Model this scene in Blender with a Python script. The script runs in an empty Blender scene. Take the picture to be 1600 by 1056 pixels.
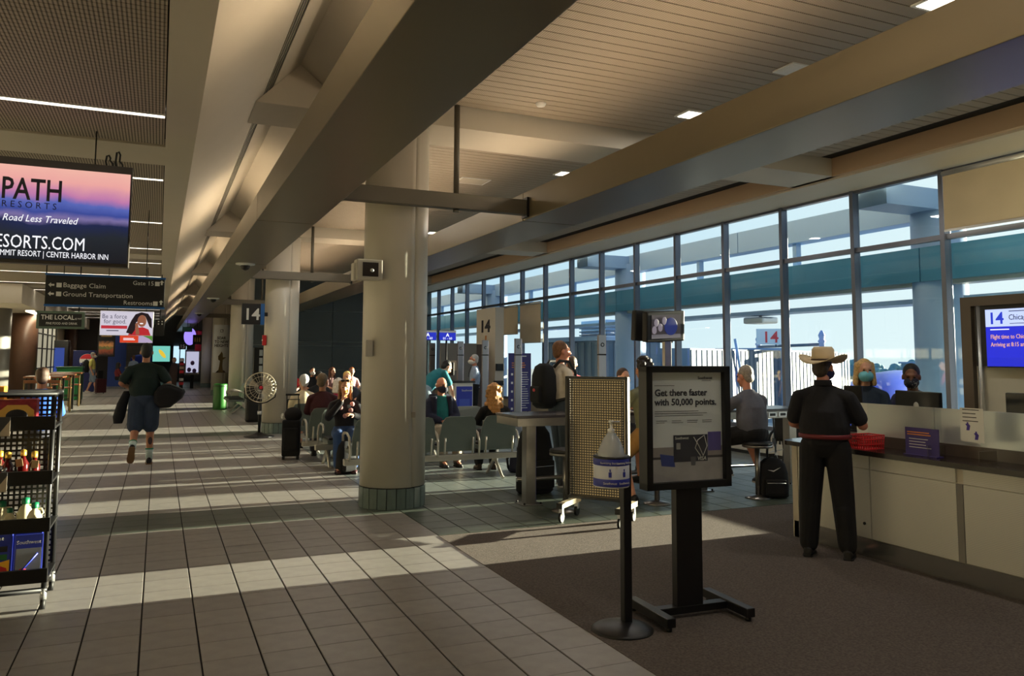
import bpy, bmesh, math, random
from mathutils import Vector, Matrix, Euler
random.seed(7)
sc = bpy.context.scene
COL = sc.collection
PI = math.pi

# ---------------------------------------------------------------- camera
cam_data = bpy.data.cameras.new('camera')
cam = bpy.data.objects.new('camera', cam_data)
COL.objects.link(cam)
right = Vector((0.91344893, -0.40692542, 0.00477073))
up = Vector((-0.03837305, -0.07445556, 0.99648576))
fwd = Vector((0.40514019, 0.91042192, 0.08362632))
cam.matrix_world = Matrix((
    (right.x, up.x, -fwd.x, 0.0), (right.y, up.y, -fwd.y, 0.0),
    (right.z, up.z, -fwd.z, 1.62), (0, 0, 0, 1)))
cam_data.sensor_width = 36.0
cam_data.lens = 36.0 * 1235.0 / 1600.0
cam_data.shift_y = -72.0 / 1600.0
cam_data.clip_start = 0.05
cam_data.clip_end = 3000
sc.camera = cam

# ---------------------------------------------------------------- sky
world = bpy.data.worlds.new('sky')
sc.world = world
world.use_nodes = True
wn, wl = world.node_tree.nodes, world.node_tree.links
wn.clear()
w_out = wn.new('ShaderNodeOutputWorld')
w_bg = wn.new('ShaderNodeBackground')
w_tc = wn.new('ShaderNodeTexCoord')
w_sep = wn.new('ShaderNodeSeparateXYZ')
w_ramp = wn.new('ShaderNodeValToRGB')
w_ramp.color_ramp.elements[0].position = 0.0
w_ramp.color_ramp.elements[0].color = (0.80, 0.93, 0.98, 1)
w_ramp.color_ramp.elements[1].position = 0.65
w_ramp.color_ramp.elements[1].color = (0.16, 0.36, 0.72, 1)
e_ = w_ramp.color_ramp.elements.new(0.16)
e_.color = (0.50, 0.77, 0.96, 1)
w_dot = wn.new('ShaderNodeVectorMath'); w_dot.operation = 'DOT_PRODUCT'
w_dot.inputs[1].default_value = (0.994, 0.0, 0.105)          # towards the low sun
w_map = wn.new('ShaderNodeMapRange')
w_map.inputs[1].default_value = 0.2; w_map.inputs[2].default_value = 1.0
w_map.inputs[3].default_value = 0.0; w_map.inputs[4].default_value = 1.0
w_mix = wn.new('ShaderNodeMix'); w_mix.data_type = 'RGBA'
w_mix.inputs[7].default_value = (1.25, 1.2, 1.08, 1)
wl.new(w_tc.outputs['Generated'], w_sep.inputs[0])
wl.new(w_sep.outputs['Z'], w_ramp.inputs[0])
wl.new(w_tc.outputs['Generated'], w_dot.inputs[0])
wl.new(w_dot.outputs['Value'], w_map.inputs[0])
wl.new(w_map.outputs[0], w_mix.inputs[0])
wl.new(w_ramp.outputs[0], w_mix.inputs[6])
wl.new(w_mix.outputs[2], w_bg.inputs[0])
wl.new(w_bg.outputs[0], w_out.inputs[0])
w_bg.inputs[1].default_value = 0.78

# ---------------------------------------------------------------- sun, just above the horizon on the apron side
sun_d = bpy.data.lights.new('sun', 'SUN')
sun_d.energy = 36.0
sun_d.color = (1.0, 0.78, 0.52)
sun_d.angle = math.radians(0.3)
sun = bpy.data.objects.new('sun', sun_d)
COL.objects.link(sun)
sun.location = (40, 7, 8)
sun.rotation_euler = Vector((-0.9945, -0.004, -0.1045)).to_track_quat('-Z', 'Y').to_euler()

sc.view_settings.view_transform = 'Standard'
sc.view_settings.look = 'None'
sc.view_settings.gamma = 1.0
sc.view_settings.exposure = 0.40
sc.view_settings.use_curve_mapping = False
try:
    sc.cycles.use_denoising = True
    sc.cycles.transparent_max_bounces = 24
    sc.cycles.sample_clamp_indirect = 6.0
except Exception:
    pass

# ---------------------------------------------------------------- materials
def lin(c):
    return tuple((x / 255.0 / 12.92) if x <= 10 else ((x / 255.0 + 0.055) / 1.055) ** 2.4 for x in c[:3]) + (1.0,)
_mats = {}
def mat(name, rgb, rough=0.6, metal=0.0, var=0.0, vscale=6.0, bump=0.0, bscale=60.0, alpha=None, spec=None, rnd=0.0):
    """Plain principled surface; var mottles it with noise, rnd shifts it a little from object to object."""
    if name in _mats: return _mats[name]
    m = bpy.data.materials.new(name); m.use_nodes = True
    n, l = m.node_tree.nodes, m.node_tree.links
    b = n['Principled BSDF']
    c = lin(rgb)
    b.inputs['Base Color'].default_value = c
    b.inputs['Roughness'].default_value = rough
    b.inputs['Metallic'].default_value = metal
    if spec is not None: b.inputs['Specular IOR Level'].default_value = spec
    if var or bump or rnd:
        tc = n.new('ShaderNodeTexCoord')
        src = None
        if var or rnd:
            nz = n.new('ShaderNodeTexNoise'); nz.inputs['Scale'].default_value = vscale; nz.inputs['Detail'].default_value = 5
            l.new(tc.outputs['Object'], nz.inputs['Vector'])
            mp = n.new('ShaderNodeMapRange'); mp.inputs[1].default_value = .3; mp.inputs[2].default_value = .7
            mp.inputs[3].default_value = 1 - var; mp.inputs[4].default_value = 1 + var
            l.new(nz.outputs['Fac'], mp.inputs[0]); src = mp.outputs[0]
            if rnd:
                oi = n.new('ShaderNodeObjectInfo')
                mr = n.new('ShaderNodeMapRange'); mr.inputs[3].default_value = 1 - rnd; mr.inputs[4].default_value = 1 + rnd
                l.new(oi.outputs['Random'], mr.inputs[0])
                mm = n.new('ShaderNodeMath'); mm.operation = 'MULTIPLY'
                l.new(src, mm.inputs[0]); l.new(mr.outputs[0], mm.inputs[1]); src = mm.outputs[0]
            vm = n.new('ShaderNodeVectorMath'); vm.operation = 'SCALE'
            vm.inputs[0].default_value = c[:3]
            l.new(src, vm.inputs['Scale']); l.new(vm.outputs[0], b.inputs['Base Color'])
        if bump:
            nb = n.new('ShaderNodeTexNoise'); nb.inputs['Scale'].default_value = bscale; nb.inputs['Detail'].default_value = 4
            l.new(tc.outputs['Object'], nb.inputs['Vector'])
            bp = n.new('ShaderNodeBump'); bp.inputs['Strength'].default_value = bump; bp.inputs['Distance'].default_value = .01
            l.new(nb.outputs['Fac'], bp.inputs['Height']); l.new(bp.outputs[0], b.inputs['Normal'])
    _mats[name] = m
    return m

def emit(name, rgb, strength):
    if name in _mats: return _mats[name]
    m = bpy.data.materials.new(name); m.use_nodes = True
    b = m.node_tree.nodes['Principled BSDF']
    b.inputs['Base Color'].default_value = (0.02, 0.02, 0.02, 1)
    b.inputs['Emission Color'].default_value = lin(rgb)
    b.inputs['Emission Strength'].default_value = strength
    b.inputs['Roughness'].default_value = .6
    b.inputs['Specular IOR Level'].default_value = .15
    _mats[name] = m
    return m

def clear(name, tint=(0.86, 0.95, 0.97), gloss=0.06, rough=0.02):
    """Thin clear sheet: straight-through light and a faint mirror."""
    if name in _mats: return _mats[name]
    m = bpy.data.materials.new(name); m.use_nodes = True
    n, l = m.node_tree.nodes, m.node_tree.links
    n.clear()
    o = n.new('ShaderNodeOutputMaterial'); mx = n.new('ShaderNodeMixShader')
    t = n.new('ShaderNodeBsdfTransparent'); g = n.new('ShaderNodeBsdfGlossy')
    t.inputs[0].default_value = tint + (1,)
    g.inputs['Roughness'].default_value = rough
    mx.inputs[0].default_value = gloss
    l.new(t.outputs[0], mx.inputs[1]); l.new(g.outputs[0], mx.inputs[2]); l.new(mx.outputs[0], o.inputs[0])
    _mats[name] = m
    return m

def ribbed(name, rgb, axis, period, depth=.5, rough=.5, metal=0.0, dark=.45):
    """Fine parallel ribs too small to model: bands across one object axis."""
    if name in _mats: return _mats[name]
    m = mat(name, rgb, rough, metal)
    n, l = m.node_tree.nodes, m.node_tree.links
    b = n['Principled BSDF']
    tc = n.new('ShaderNodeTexCoord'); sp = n.new('ShaderNodeSeparateXYZ')
    l.new(tc.outputs['Object'], sp.inputs[0])
    mu = n.new('ShaderNodeMath'); mu.operation = 'DIVIDE'; mu.inputs[1].default_value = period
    fr = n.new('ShaderNodeMath'); fr.operation = 'FRACT'
    gt = n.new('ShaderNodeMath'); gt.operation = 'GREATER_THAN'; gt.inputs[1].default_value = depth
    l.new(sp.outputs[axis], mu.inputs[0]); l.new(mu.outputs[0], fr.inputs[0]); l.new(fr.outputs[0], gt.inputs[0])
    mx = n.new('ShaderNodeMix'); mx.data_type = 'RGBA'
    c = lin(rgb)
    mx.inputs[6].default_value = tuple(v * dark for v in c[:3]) + (1,)
    mx.inputs[7].default_value = c
    l.new(gt.outputs[0], mx.inputs[0]); l.new(mx.outputs[2], b.inputs['Base Color'])
    return m

# ---------------------------------------------------------------- mesh builder
class MB:
    def __init__(s): s.v = []; s.f = []; s.sm = []
    def add(s, vs, fs, smooth=False):
        o = len(s.v); s.v += [tuple(x) for x in vs]
        s.f += [tuple(i + o for i in f) for f in fs]; s.sm += [smooth] * len(fs)
        return s
    def box(s, x0, x1, y0, y1, z0, z1):
        return s.add([(x0,y0,z0),(x1,y0,z0),(x1,y1,z0),(x0,y1,z0),(x0,y0,z1),(x1,y0,z1),(x1,y1,z1),(x0,y1,z1)],
                     [(3,2,1,0),(4,5,6,7),(0,1,5,4),(1,2,6,5),(2,3,7,6),(3,0,4,7)])
    def bbox(s, x0, x1, y0, y1, z0, z1, c=.01):
        """box with chamfered edges"""
        bm = bmesh.new(); bmesh.ops.create_cube(bm, size=1)
        for v in bm.verts:
            v.co = Vector((x0 + (v.co.x + .5) * (x1 - x0), y0 + (v.co.y + .5) * (y1 - y0), z0 + (v.co.z + .5) * (z1 - z0)))
        bmesh.ops.bevel(bm, geom=bm.edges[:], offset=c, segments=2, profile=.6, affect='EDGES')
        bm.verts.index_update()
        vs = [v.co[:] for v in bm.verts]; fs = [tuple(v.index for v in f.verts) for f in bm.faces]
        bm.free(); return s.add(vs, fs)
    def loft(s, rings, cap=True, smooth=True, closed=True):
        n = len(rings[0]); vs = [p for r in rings for p in r]; fs = []
        for i in range(len(rings) - 1):
            for j in range(n if closed else n - 1):
                k = (j + 1) % n
                fs.append((i*n + j, i*n + k, (i+1)*n + k, (i+1)*n + j))
        s.add(vs, fs, smooth)
        if cap and closed:
            o = len(s.v) - len(vs)
            s.f.append(tuple(o + j for j in reversed(range(n)))); s.sm.append(False)
            s.f.append(tuple(o + (len(rings)-1)*n + j for j in range(n))); s.sm.append(False)
        return s
    def cyl(s, p0, p1, r0, r1=None, n=16, cap=True, smooth=True):
        r1 = r0 if r1 is None else r1
        p0, p1 = Vector(p0), Vector(p1); d = (p1 - p0).normalized()
        u = d.orthogonal().normalized(); w = d.cross(u)
        ring = lambda p, r: [p + u * (r * math.cos(2*PI*i/n)) + w * (r * math.sin(2*PI*i/n)) for i in range(n)]
        return s.loft([ring(p0, r0), ring(p1, r1)], cap, smooth)
    def tube(s, pts, r, n=8, closed=False):
        pts = [Vector(p) for p in pts]; rings = []; u = None
        for i, p in enumerate(pts):
            a = pts[i-1] if i else p; b = pts[i+1] if i < len(pts)-1 else p
            d = (b - a).normalized()
            u = d.orthogonal().normalized() if u is None else (u - d * u.dot(d)).normalized()
            w = d.cross(u); rr = r[i] if isinstance(r, (list, tuple)) else r
            rings.append([p + u * (rr * math.cos(2*PI*k/n)) + w * (rr * math.sin(2*PI*k/n)) for k in range(n)])
        return s.loft(rings)
    def lathe(s, prof, c=(0,0,0), n=24):
        return s.loft([[(c[0] + r*math.cos(2*PI*i/n), c[1] + r*math.sin(2*PI*i/n), c[2] + z) for i in range(n)] for r, z in prof])
    def prism(s, poly, a, b, axis='Y'):
        """extrude a 2D outline: axis Y -> outline in (x,z); X -> (y,z); Z -> (x,y)"""
        f = {'Y': lambda p, t: (p[0], t, p[1]), 'X': lambda p, t: (t, p[0], p[1]), 'Z': lambda p, t: (p[0], p[1], t)}[axis]
        return s.loft([[f(p, a) for p in poly], [f(p, b) for p in poly]], True, False)
    def ell(s, c, r, fr=None, n=16, m=10):
        """ellipsoid; fr = (right, forward, up) frame"""
        c = Vector(c); R, Fw, U = fr or (Vector((1,0,0)), Vector((0,1,0)), Vector((0,0,1)))
        rings = []
        for i in range(m + 1):
            t = -PI/2 + PI * i / m; t = max(-PI/2 + .02, min(PI/2 - .02, t))
            rings.append([c + R*(r[0]*math.cos(t)*math.cos(2*PI*j/n)) + Fw*(r[1]*math.cos(t)*math.sin(2*PI*j/n)) + U*(r[2]*math.sin(t)) for j in range(n)])
        return s.loft(rings)
    def cap(s, p0, p1, r0, r1=None, n=12):
        """tapered capsule"""
        r1 = r0 if r1 is None else r1
        p0, p1 = Vector(p0), Vector(p1); d = p1 - p0
        L = d.length; d = d.normalized() if L > 1e-6 else Vector((0,0,1))
        u = d.orthogonal().normalized(); w = d.cross(u); rings = []
        for t in (-85, -60, -30, 0):
            a = math.radians(t); rings.append((p0 + d * (r0 * math.sin(a)), r0 * math.cos(a)))
        for t in (0, 30, 60, 85):
            a = math.radians(t); rings.append((p1 + d * (r1 * math.sin(a)), r1 * math.cos(a)))
        return s.loft([[p + u*(r*math.cos(2*PI*k/n)) + w*(r*math.sin(2*PI*k/n)) for k in range(n)] for p, r in rings])
    def xf(s, M):
        s.v = [tuple(M @ Vector(v)) for v in s.v]; return s
    def mesh(s, name, m):
        me = bpy.data.meshes.new(name); me.from_pydata(s.v, [], s.f)
        me.polygons.foreach_set('use_smooth', s.sm); me.update()
        if m: me.materials.append(m)
        return me
    def build(s, name, m, parent=None, loc=(0,0,0), rot=(0,0,0), fix=False):
        o = bpy.data.objects.new(name, s.mesh(name, m)); COL.objects.link(o)
        if fix:
            bm = bmesh.new(); bm.from_mesh(o.data); bmesh.ops.recalc_face_normals(bm, faces=bm.faces[:]); bm.to_mesh(o.data); bm.free()
        o.location = loc; o.rotation_euler = rot
        if parent: o.parent = parent
        return o

def obj(name, me, parent=None, loc=(0,0,0), rot=(0,0,0)):
    o = bpy.data.objects.new(name, me); COL.objects.link(o); o.location = loc; o.rotation_euler = rot
    if parent: o.parent = parent
    return o
def tag(o, label=None, cat=None, group=None, kind=None):
    if label: o['label'] = label
    if cat: o['category'] = cat
    if group: o['group'] = group
    if kind: o['kind'] = kind
    return o
def thing(name, label, cat, loc=(0,0,0), rz=0.0, group=None, kind=None):
    o = bpy.data.objects.new(name, None); COL.objects.link(o)
    o.empty_display_size = .1; o.location = loc; o.rotation_euler = (0, 0, rz)
    return tag(o, label, cat, group, kind)
def struct(name, mb, m, label, parent=None, fix=False):
    o = mb.build(name, m, parent, fix=fix)
    if not parent: tag(o, label, None, None, 'structure')
    return o
def copy_tree(o, parent=None):
    c = o.copy(); COL.objects.link(c); c.parent = parent
    for ch in list(o.children): copy_tree(ch, c)
    return c
def box(x0, x1, y0, y1, z0, z1): return MB().box(x0, x1, y0, y1, z0, z1)
def R(d): return math.radians(d)

WORK = bpy.data.scenes.new('work')          # scratch scene for evaluating text and modifiers, removed at the end
def evaluated(o):
    WORK.collection.objects.link(o)
    vl = WORK.view_layers[0]; vl.update()
    me = bpy.data.meshes.new_from_object(o.evaluated_get(vl.depsgraph))
    WORK.collection.objects.unlink(o)
    return me
def fused(mb, name, m, parent, voxel=.012, smooth=3, dec=None):
    """Overlapping closed shapes grown together into one continuous surface."""
    me0 = mb.mesh('tmp', None); o = bpy.data.objects.new('tmp', me0)
    r = o.modifiers.new('r', 'REMESH'); r.mode = 'VOXEL'; r.voxel_size = voxel; r.use_smooth_shade = True
    if smooth:
        q = o.modifiers.new('s', 'SMOOTH'); q.factor = .5; q.iterations = smooth
    if dec:
        d = o.modifiers.new('d', 'DECIMATE'); d.ratio = dec
    me = evaluated(o); bpy.data.objects.remove(o); bpy.data.meshes.remove(me0)
    me.name = name; me.materials.clear(); me.materials.append(m)
    me.polygons.foreach_set('use_smooth', [True] * len(me.polygons))
    return obj(name, me, parent)

FACE_Y = (PI/2, 0, 0)            # lettering that reads from -Y
FACE_X = (PI/2, 0, -PI/2)        # lettering that reads from -X
def txt(body, size, loc, m, parent=None, rot=FACE_Y, align='LEFT', name='lettering', bold=0.0, shear=0.0, sx=1.0, ext=.0015):
    if len(body) == 2:                        # two big numerals: each its own piece
        t1 = txt1(body[0], size, loc, m, parent, rot, align, 'numeral', bold, shear, sx, ext)
        w = lambda b: max(v.co.x for v in b.vertices)
        both = txt1(body, size, loc, m, parent, rot, align, 'numeral', bold, shear, sx, ext)
        t2 = txt1(body[1], size, loc, m, parent, rot, align, 'numeral', bold, shear, sx, ext)
        dx = w(both.data) - w(t2.data); bpy.data.objects.remove(both)
        for v in t2.data.vertices: v.co.x += dx
        return t1
    return txt1(body, size, loc, m, parent, rot, align, name, bold, shear, sx, ext)
def txt1(body, size, loc, m, parent=None, rot=FACE_Y, align='LEFT', name='lettering', bold=0.0, shear=0.0, sx=1.0, ext=.0015):
    cu = bpy.data.curves.new('lettering', 'FONT'); cu.body = body; cu.size = size
    cu.align_x = align; cu.extrude = ext; cu.resolution_u = 2; cu.shear = shear; cu.offset = bold
    t = bpy.data.objects.new('tmp_text', cu)
    me = evaluated(t)
    bpy.data.objects.remove(t); bpy.data.curves.remove(cu)
    me.materials.clear(); me.materials.append(m)
    if sx != 1.0:
        for v in me.vertices: v.co.x *= sx
    return obj(name, me, parent, loc, rot)
ORD = ['first', 'second', 'third', 'fourth', 'fifth', 'sixth', 'seventh', 'eighth', 'ninth', 'tenth', 'eleventh', 'twelfth', 'thirteenth', 'fourteenth', 'fifteenth', 'sixteenth', 'seventeenth', 'eighteenth', 'nineteenth', 'twentieth']
# ================================================================ THE SETTING
m_tile = mat('floor_tile_beige', (144, 140, 136), .42, var=.10, vscale=9, bump=.12, bscale=160, rnd=.06)
m_tileg = mat('floor_tile_green', (72, 80, 70), .40, var=.10, vscale=9, bump=.12, bscale=160, rnd=.06)
m_tileb = mat('floor_tile_slate', (118, 126, 124), .36, var=.10, vscale=9, bump=.12, bscale=160, rnd=.06)
m_grout = mat('grout', (24, 20, 17), .9)
m_carpet = mat('carpet_brown', (106, 98, 93), .97, var=.28, vscale=70, bump=.9, bscale=320, spec=.1)
m_cream = mat('cream_paint', (192, 184, 168), .62, var=.02, vscale=2)
m_beam = mat('bronze_panel', (116, 106, 86), .34, .45, var=.03, vscale=1.5)
m_slat = mat('ceiling_slat', (158, 146, 128), .6, .0, var=.03, vscale=3)
m_dark = mat('black_metal', (16, 16, 18), .45, .2)
m_black = mat('black_plastic', (12, 12, 14), .5)
m_steel = mat('brushed_steel', (140, 138, 136), .3, .9, var=.04, vscale=20)
m_mull = mat('mullion_bronze', (104, 108, 120), .3, .7)
m_white = mat('white_paint', (226, 226, 222), .5)
m_alu = mat('aluminium', (200, 202, 205), .32, .8)
m_glass = clear('window_glass', (.84, .93, .97), .03, .0)

# floor: slab, then every near tile on its own, the far field joined
floor = struct('floor', box(-6.2, 9.9, -4.2, 57, -.30, -.008), m_grout, 'beige tiled concourse floor with dark green bands at the columns')
TX, TY, X0, Y0 = .305, .298, -.035, 4.65
def is_band(y): return any(abs(y - (8.66 + 9.14 * k)) < .45 for k in range(6))
def tile_mesh(nm, m):
    a, b, c = TX/2 - .0048, TY/2 - .0022, .0025
    mb = MB()
    mb.loft([[(-a,-b,-.008),(a,-b,-.008),(a,b,-.008),(-a,b,-.008)], [(-a,-b,-c),(a,-b,-c),(a,b,-c),(-a,b,-c)],
             [(-a+c,-b+c,0),(a-c,-b+c,0),(a-c,b-c,0),(-a+c,b-c,0)]], True, False)
    return mb.mesh(nm, m)
tm = {k: tile_mesh('tile_' + k, m) for k, m in (('beige', m_tile), ('green', m_tileg), ('slate', m_tileb))}
field = {k: MB() for k in tm}
n_tiles = 0
for j in range(-30, 176):
    cy = Y0 + TY * (j + .5)
    for i in range(-20, 33):
        cx = X0 + TX * (i + .5)
        if cx > 2.39 and cy < 6.95: continue
        if cx > 9.55 or cy > 56: continue
        k = 'beige'
        if is_band(cy): k = 'green'
        elif cx > 2.39: k = 'green' if cy < 9.1 else 'slate' if cy < 30 else 'beige'
        near = 3.5 < cy < 9.2 and -0.25 * cy - .15 < cx < 2.45 or (2.39 < cx < 6.2 and 6.9 < cy < 8.6)
        if near and n_tiles < 300:
            o = obj('tile', tm[k], floor, (cx, cy, 0)); n_tiles += 1
        else:
            a, b = TX/2 - .0048, TY/2 - .0022
            field[k].box(cx - a, cx + a, cy - b, cy + b, -.008, 0)
for k, nm in (('beige', 'beige_tile_field'), ('green', 'green_tile_field'), ('slate', 'slate_tile_field')):
    o = field[k].build(nm, {'beige': m_tile, 'green': m_tileg, 'slate': m_tileb}[k], floor); o['kind'] = 'stuff'
struct('carpet', box(2.395, 9.6, -4.0, 7.0, -.008, .004), m_carpet, 'brown speckled carpet in front of the gate counter')

# shell
m_wallc = mat('wall_beige', (176, 164, 142), .7, var=.03, vscale=2)
m_slate = mat('slate_wall', (74, 84, 88), .55, var=.04, vscale=1.5)
struct('wall_back', box(-6.2, 9.9, -4.2, -4.0, 0, 4.7), m_wallc, 'plain beige wall behind the viewer')
struct('wall_left', box(-6.2, -6.0, -4.2, 57, 0, 4.7), m_wallc, 'beige wall along the shops')
struct('wall_end', box(-6.2, 9.9, 56, 56.3, 0, 4.7), mat('end_wall_grey', (110, 116, 116), .7), 'grey wall closing the far end of the concourse')
struct('roof', box(-6.4, 10.3, -4.4, 57.2, 4.95, 5.2), m_wallc, 'roof slab above the ceilings')
# slate gate partition with pale joints
gw = tag(thing('wall_gate', 'dark slate panelled wall behind the seated crowd', None, (0, 30, 0)), None, None, None, 'structure')
xs = [2.9, 4.35, 5.95, 7.9, 9.7]
zs = [0, 1.15, 2.05, 2.2, 3.35, 4.6]
for i in range(4):
    for j in range(5):
        MB().bbox(xs[i]+.012, xs[i+1]-.012, 0, .1, zs[j]+.012, zs[j+1]-.012, .006).build('panel', m_slate, gw)
box(2.9, 9.7, .06, .2, 0, 4.6).build('backing', mat('pale_joint', (150, 160, 160), .7), gw)

# ---- ceilings
slat_fine = ribbed('perforated_slat', (166, 153, 134), 0, .022, .35, .6, 0, .62)
cr = tag(thing('ceiling', 'slatted metal ceiling over the seating side between the beams', None, (0, 0, 0)), None, None, None, 'structure')
box(1.64, 9.9, -4, 57, 4.50, 4.95).build('plenum', mat('plenum_black', (26, 22, 19), .9), cr)
sl = MB().box(0, 6.9, -.068, .068, 0, .03).mesh('slat', slat_fine)
far_sl = MB(); y = -1.0; ns = 0
while y < 56:
    inb = any(abs(y - (8.74 + 9.14 * k)) < .47 for k in range(-1, 6))
    if not inb:
        if y < 27: obj('slat', sl, cr, (1.5, y, 4.46)); ns += 1
        else: far_sl.box(1.5, 8.4, y - .068, y + .068, 4.46, 4.49)
    y += .15
far_sl.build('far_slat_field', slat_fine, cr)['kind'] = 'stuff'
for k in range(-1, 6):
    yc = 8.74 + 9.14 * k
    if yc < 56:
        box(1.52, 8.8, yc - .41, yc + .41, 4.24, 4.60).build('bulkhead', m_cream, cr)
struct('trim_1', box(8.8, 9.9, -4, 57, 4.21, 4.95), m_cream, 'cream soffit band above the windows')
struct('trim_2', box(8.72, 8.8, -4, 57, 4.24, 4.6), mat('soffit_edge', (186, 160, 130), .6), 'tan inner edge of the window soffit')

# the sloping vault beside the concourse ceiling
vault = tag(thing('ceiling_vault', 'smooth cream sloping vault with a dark line diffuser running along it', None), None, None, None, 'structure')
MB().loft([[(.24, yy, 3.66), (.885, yy, 4.325), (.885, yy, 4.40), (.24, yy, 3.74)] for yy in (-4, 57)], True, False).build('lower_slope', m_cream, vault, fix=True)
MB().loft([[(.985, yy, 4.425), (1.25, yy, 4.70), (1.66, yy, 4.40), (1.66, yy, 4.48), (1.25, yy, 4.78), (.985, yy, 4.50)] for yy in (-4, 57)], True, False).build('upper_slope', m_cream, vault, fix=True)
MB().loft([[(.86, yy, 4.33), (1.0, yy, 4.47), (.96, yy, 4.51), (.82, yy, 4.37)] for yy in (-4, 57)], True, False).build('diffuser_slot', m_black, vault, fix=True)
for q in range(4):
    u = .9 + .027 * q
    MB().loft([[(u, yy, u + 3.44), (u + .005, yy, u + 3.446), (u, yy, u + 3.456), (u - .005, yy, u + 3.45)] for yy in (-4, 57)], True, False).build('diffuser_blade', m_cream, vault, fix=True)
for k in range(-1, 6):
    yc = 8.74 + 9.14 * k
    if yc < 56:
        MB().prism([(.81, 4.24), (1.5, 4.24), (1.5, 4.50), (1.25, 4.70)], yc - .41, yc + .41).build('gable_baffle', m_cream, vault, fix=True)
# left concourse ceiling
cl = tag(thing('ceiling_concourse', 'fine-grid metal ceiling above the walkway', None), None, None, None, 'structure')
box(-6, .24, -4, 57, 3.745, 4.2).build('plenum', mat('plenum_black', (26, 22, 19), .9), cl)
box(-.02, .24, -4, 57, 3.655, 3.75).build('border_trim', m_cream, cl)
box(-6, -5.2, -4, 57, 3.655, 3.75).build('border_trim', m_cream, cl)
grid_m = ribbed('grid_panel', (172, 160, 144), 0, .026, .42, .65, 0, .30)
LIGHT_ROWS = [7.31, 10.0, 13.28, 16.57, 19.11, 22.4, 25.7, 28.4, 31.6, 34.9, 38.2, 41.5, 43.8, 47.6]  # last four rows added to brighten the far end of the walkway
bar = MB().box(-5.18, -.03, -.028, .028, 0, .03).mesh('grid_bar', grid_m)
far_bar = MB(); y = 2.4
while y < 56:
    skip = any(abs(y - (8.74 + 9.14 * k)) < .45 for k in range(0, 6)) or any(abs(y - r) < .075 for r in LIGHT_ROWS)
    if not skip:
        if y < 14: obj('grid_bar', bar, cl, (0, y, 3.68))
        else: far_bar.box(-5.18, -.03, y - .028, y + .028, 3.68, 3.71)
    y += .066
far_bar.build('far_grid_field', grid_m, cl)['kind'] = 'stuff'
for k in range(0, 6):
    yc = 8.74 + 9.14 * k
    if yc < 56: box(-6, 0, yc - .41, yc + .41, 3.665, 4.0).build('bulkhead', m_cream, cl)
m_strip = emit('strip_light', (255, 244, 226), 7.0)
for k, y in enumerate(LIGHT_ROWS):
    t = thing('strip_light', ORD[k] + ' recessed white strip light from the camera across the walkway ceiling', 'ceiling light', (0, y, 3.675), 0, 'strip lights in the walkway ceiling')
    box(-5.1, -.04, -.032, .032, .012, .03).build('diffuser', m_strip, t)
    for sgn in (-1, 1): box(-5.12, -.03, sgn*.04 - .006, sgn*.04 + .006, 0, .04).build('edge_rail', m_white, t)

# ---- the two long beams, with panel joints
def beam(label, x0, x1, z0, z1, joints):
    b = tag(thing('beam', label, None), None, None, None, 'structure')
    for a, c in zip(joints[:-1], joints[1:]):
        MB().bbox(x0, x1, a + .006, c - .006, z0, z1, .008).build('beam_panel', m_beam, b)
    box(x0 + .02, x1 - .02, joints[0], joints[-1], z0 + .02, z1 - .02).build('core', m_black, b)
    return b
beam('long bronze beam running beside the column tops', .99, 1.66, 3.22, 3.55, [-4, 2.6, 9.6, 14.2, 18.7, 27.9, 37, 46, 56])
beam('long bronze beam nearer the windows', 3.83, 4.53, 3.22, 3.55, [-4, 8.3, 17.4, 26.6, 35.7, 45, 56])
m_tubec = mat('tie_tube', (98, 94, 84), .5, .3)
lab = ['nearest', 'second nearest', 'third nearest', 'fourth nearest']
for k in range(4):
    y = 8.2 + 9.14 * k
    t = thing('tie_beam', lab[k] + ' grey square tie beam linking the two long beams', 'beam', (0, y, 3.27), 0, 'tie beams')
    MB().bbox(1.66, 3.83, -.06, .06, 0, .17, .006).build('tube', m_tubec, t)
    box(3.80, 3.828, -.075, .075, -.03, .20).build('end_plate', m_dark, t)
    MB().cyl((2.97, .02, -.03), (2.97, .02, 0), .035, n=12).build('bracket', m_tubec, t)
    MB().cyl((2.97, .02, .17), (2.97, .02, 1.19), .032, n=12).build('conduit', m_tubec, t)

# ---- columns
m_colp = mat('column_paint', (198, 193, 181), .38, var=.02, vscale=1.5)
m_colt = mat('column_base_tile', (92, 108, 104), .28, var=.12, vscale=12, rnd=.12)
def column(k, y, label):
    t = tag(thing('column', label, None, (2.43, y, 0)), None, None, None, 'structure')
    r = .36
    for h0, h1 in ((-90.0, 89.4), (90.0, 269.4)):     # two half shells with a seam
        a = [R(h0 + (h1 - h0) * i / 24 + 20) for i in range(25)]
        pr = [(r*math.cos(q), r*math.sin(q)) for q in a] + [((r-.02)*math.cos(q), (r-.02)*math.sin(q)) for q in reversed(a)]
        mb = MB().loft([[(p[0], p[1], z) for p in pr] for z in (.225, 4.5)], True, True)
        mb.build('shell', m_colp, t, fix=True)
    MB().cyl((0,0,0), (0,0,4.5), r - .012, n=40).build('core', m_grout, t)
    n = 22
    for i in range(n):
        a0, a1 = 2*PI*i/n + .012, 2*PI*(i+1)/n - .012
        rr = r + .008
        pts = [(rr*math.cos(a), rr*math.sin(a)) for a in (a0, (a0+a1)/2, a1)] + [((r-.02)*math.cos(a), (r-.02)*math.sin(a)) for a in (a1, (a0+a1)/2, a0)]
        MB().prism(pts, 0, .215, 'Z').build('base_tile', m_colt, t, fix=True)
    return t
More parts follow.
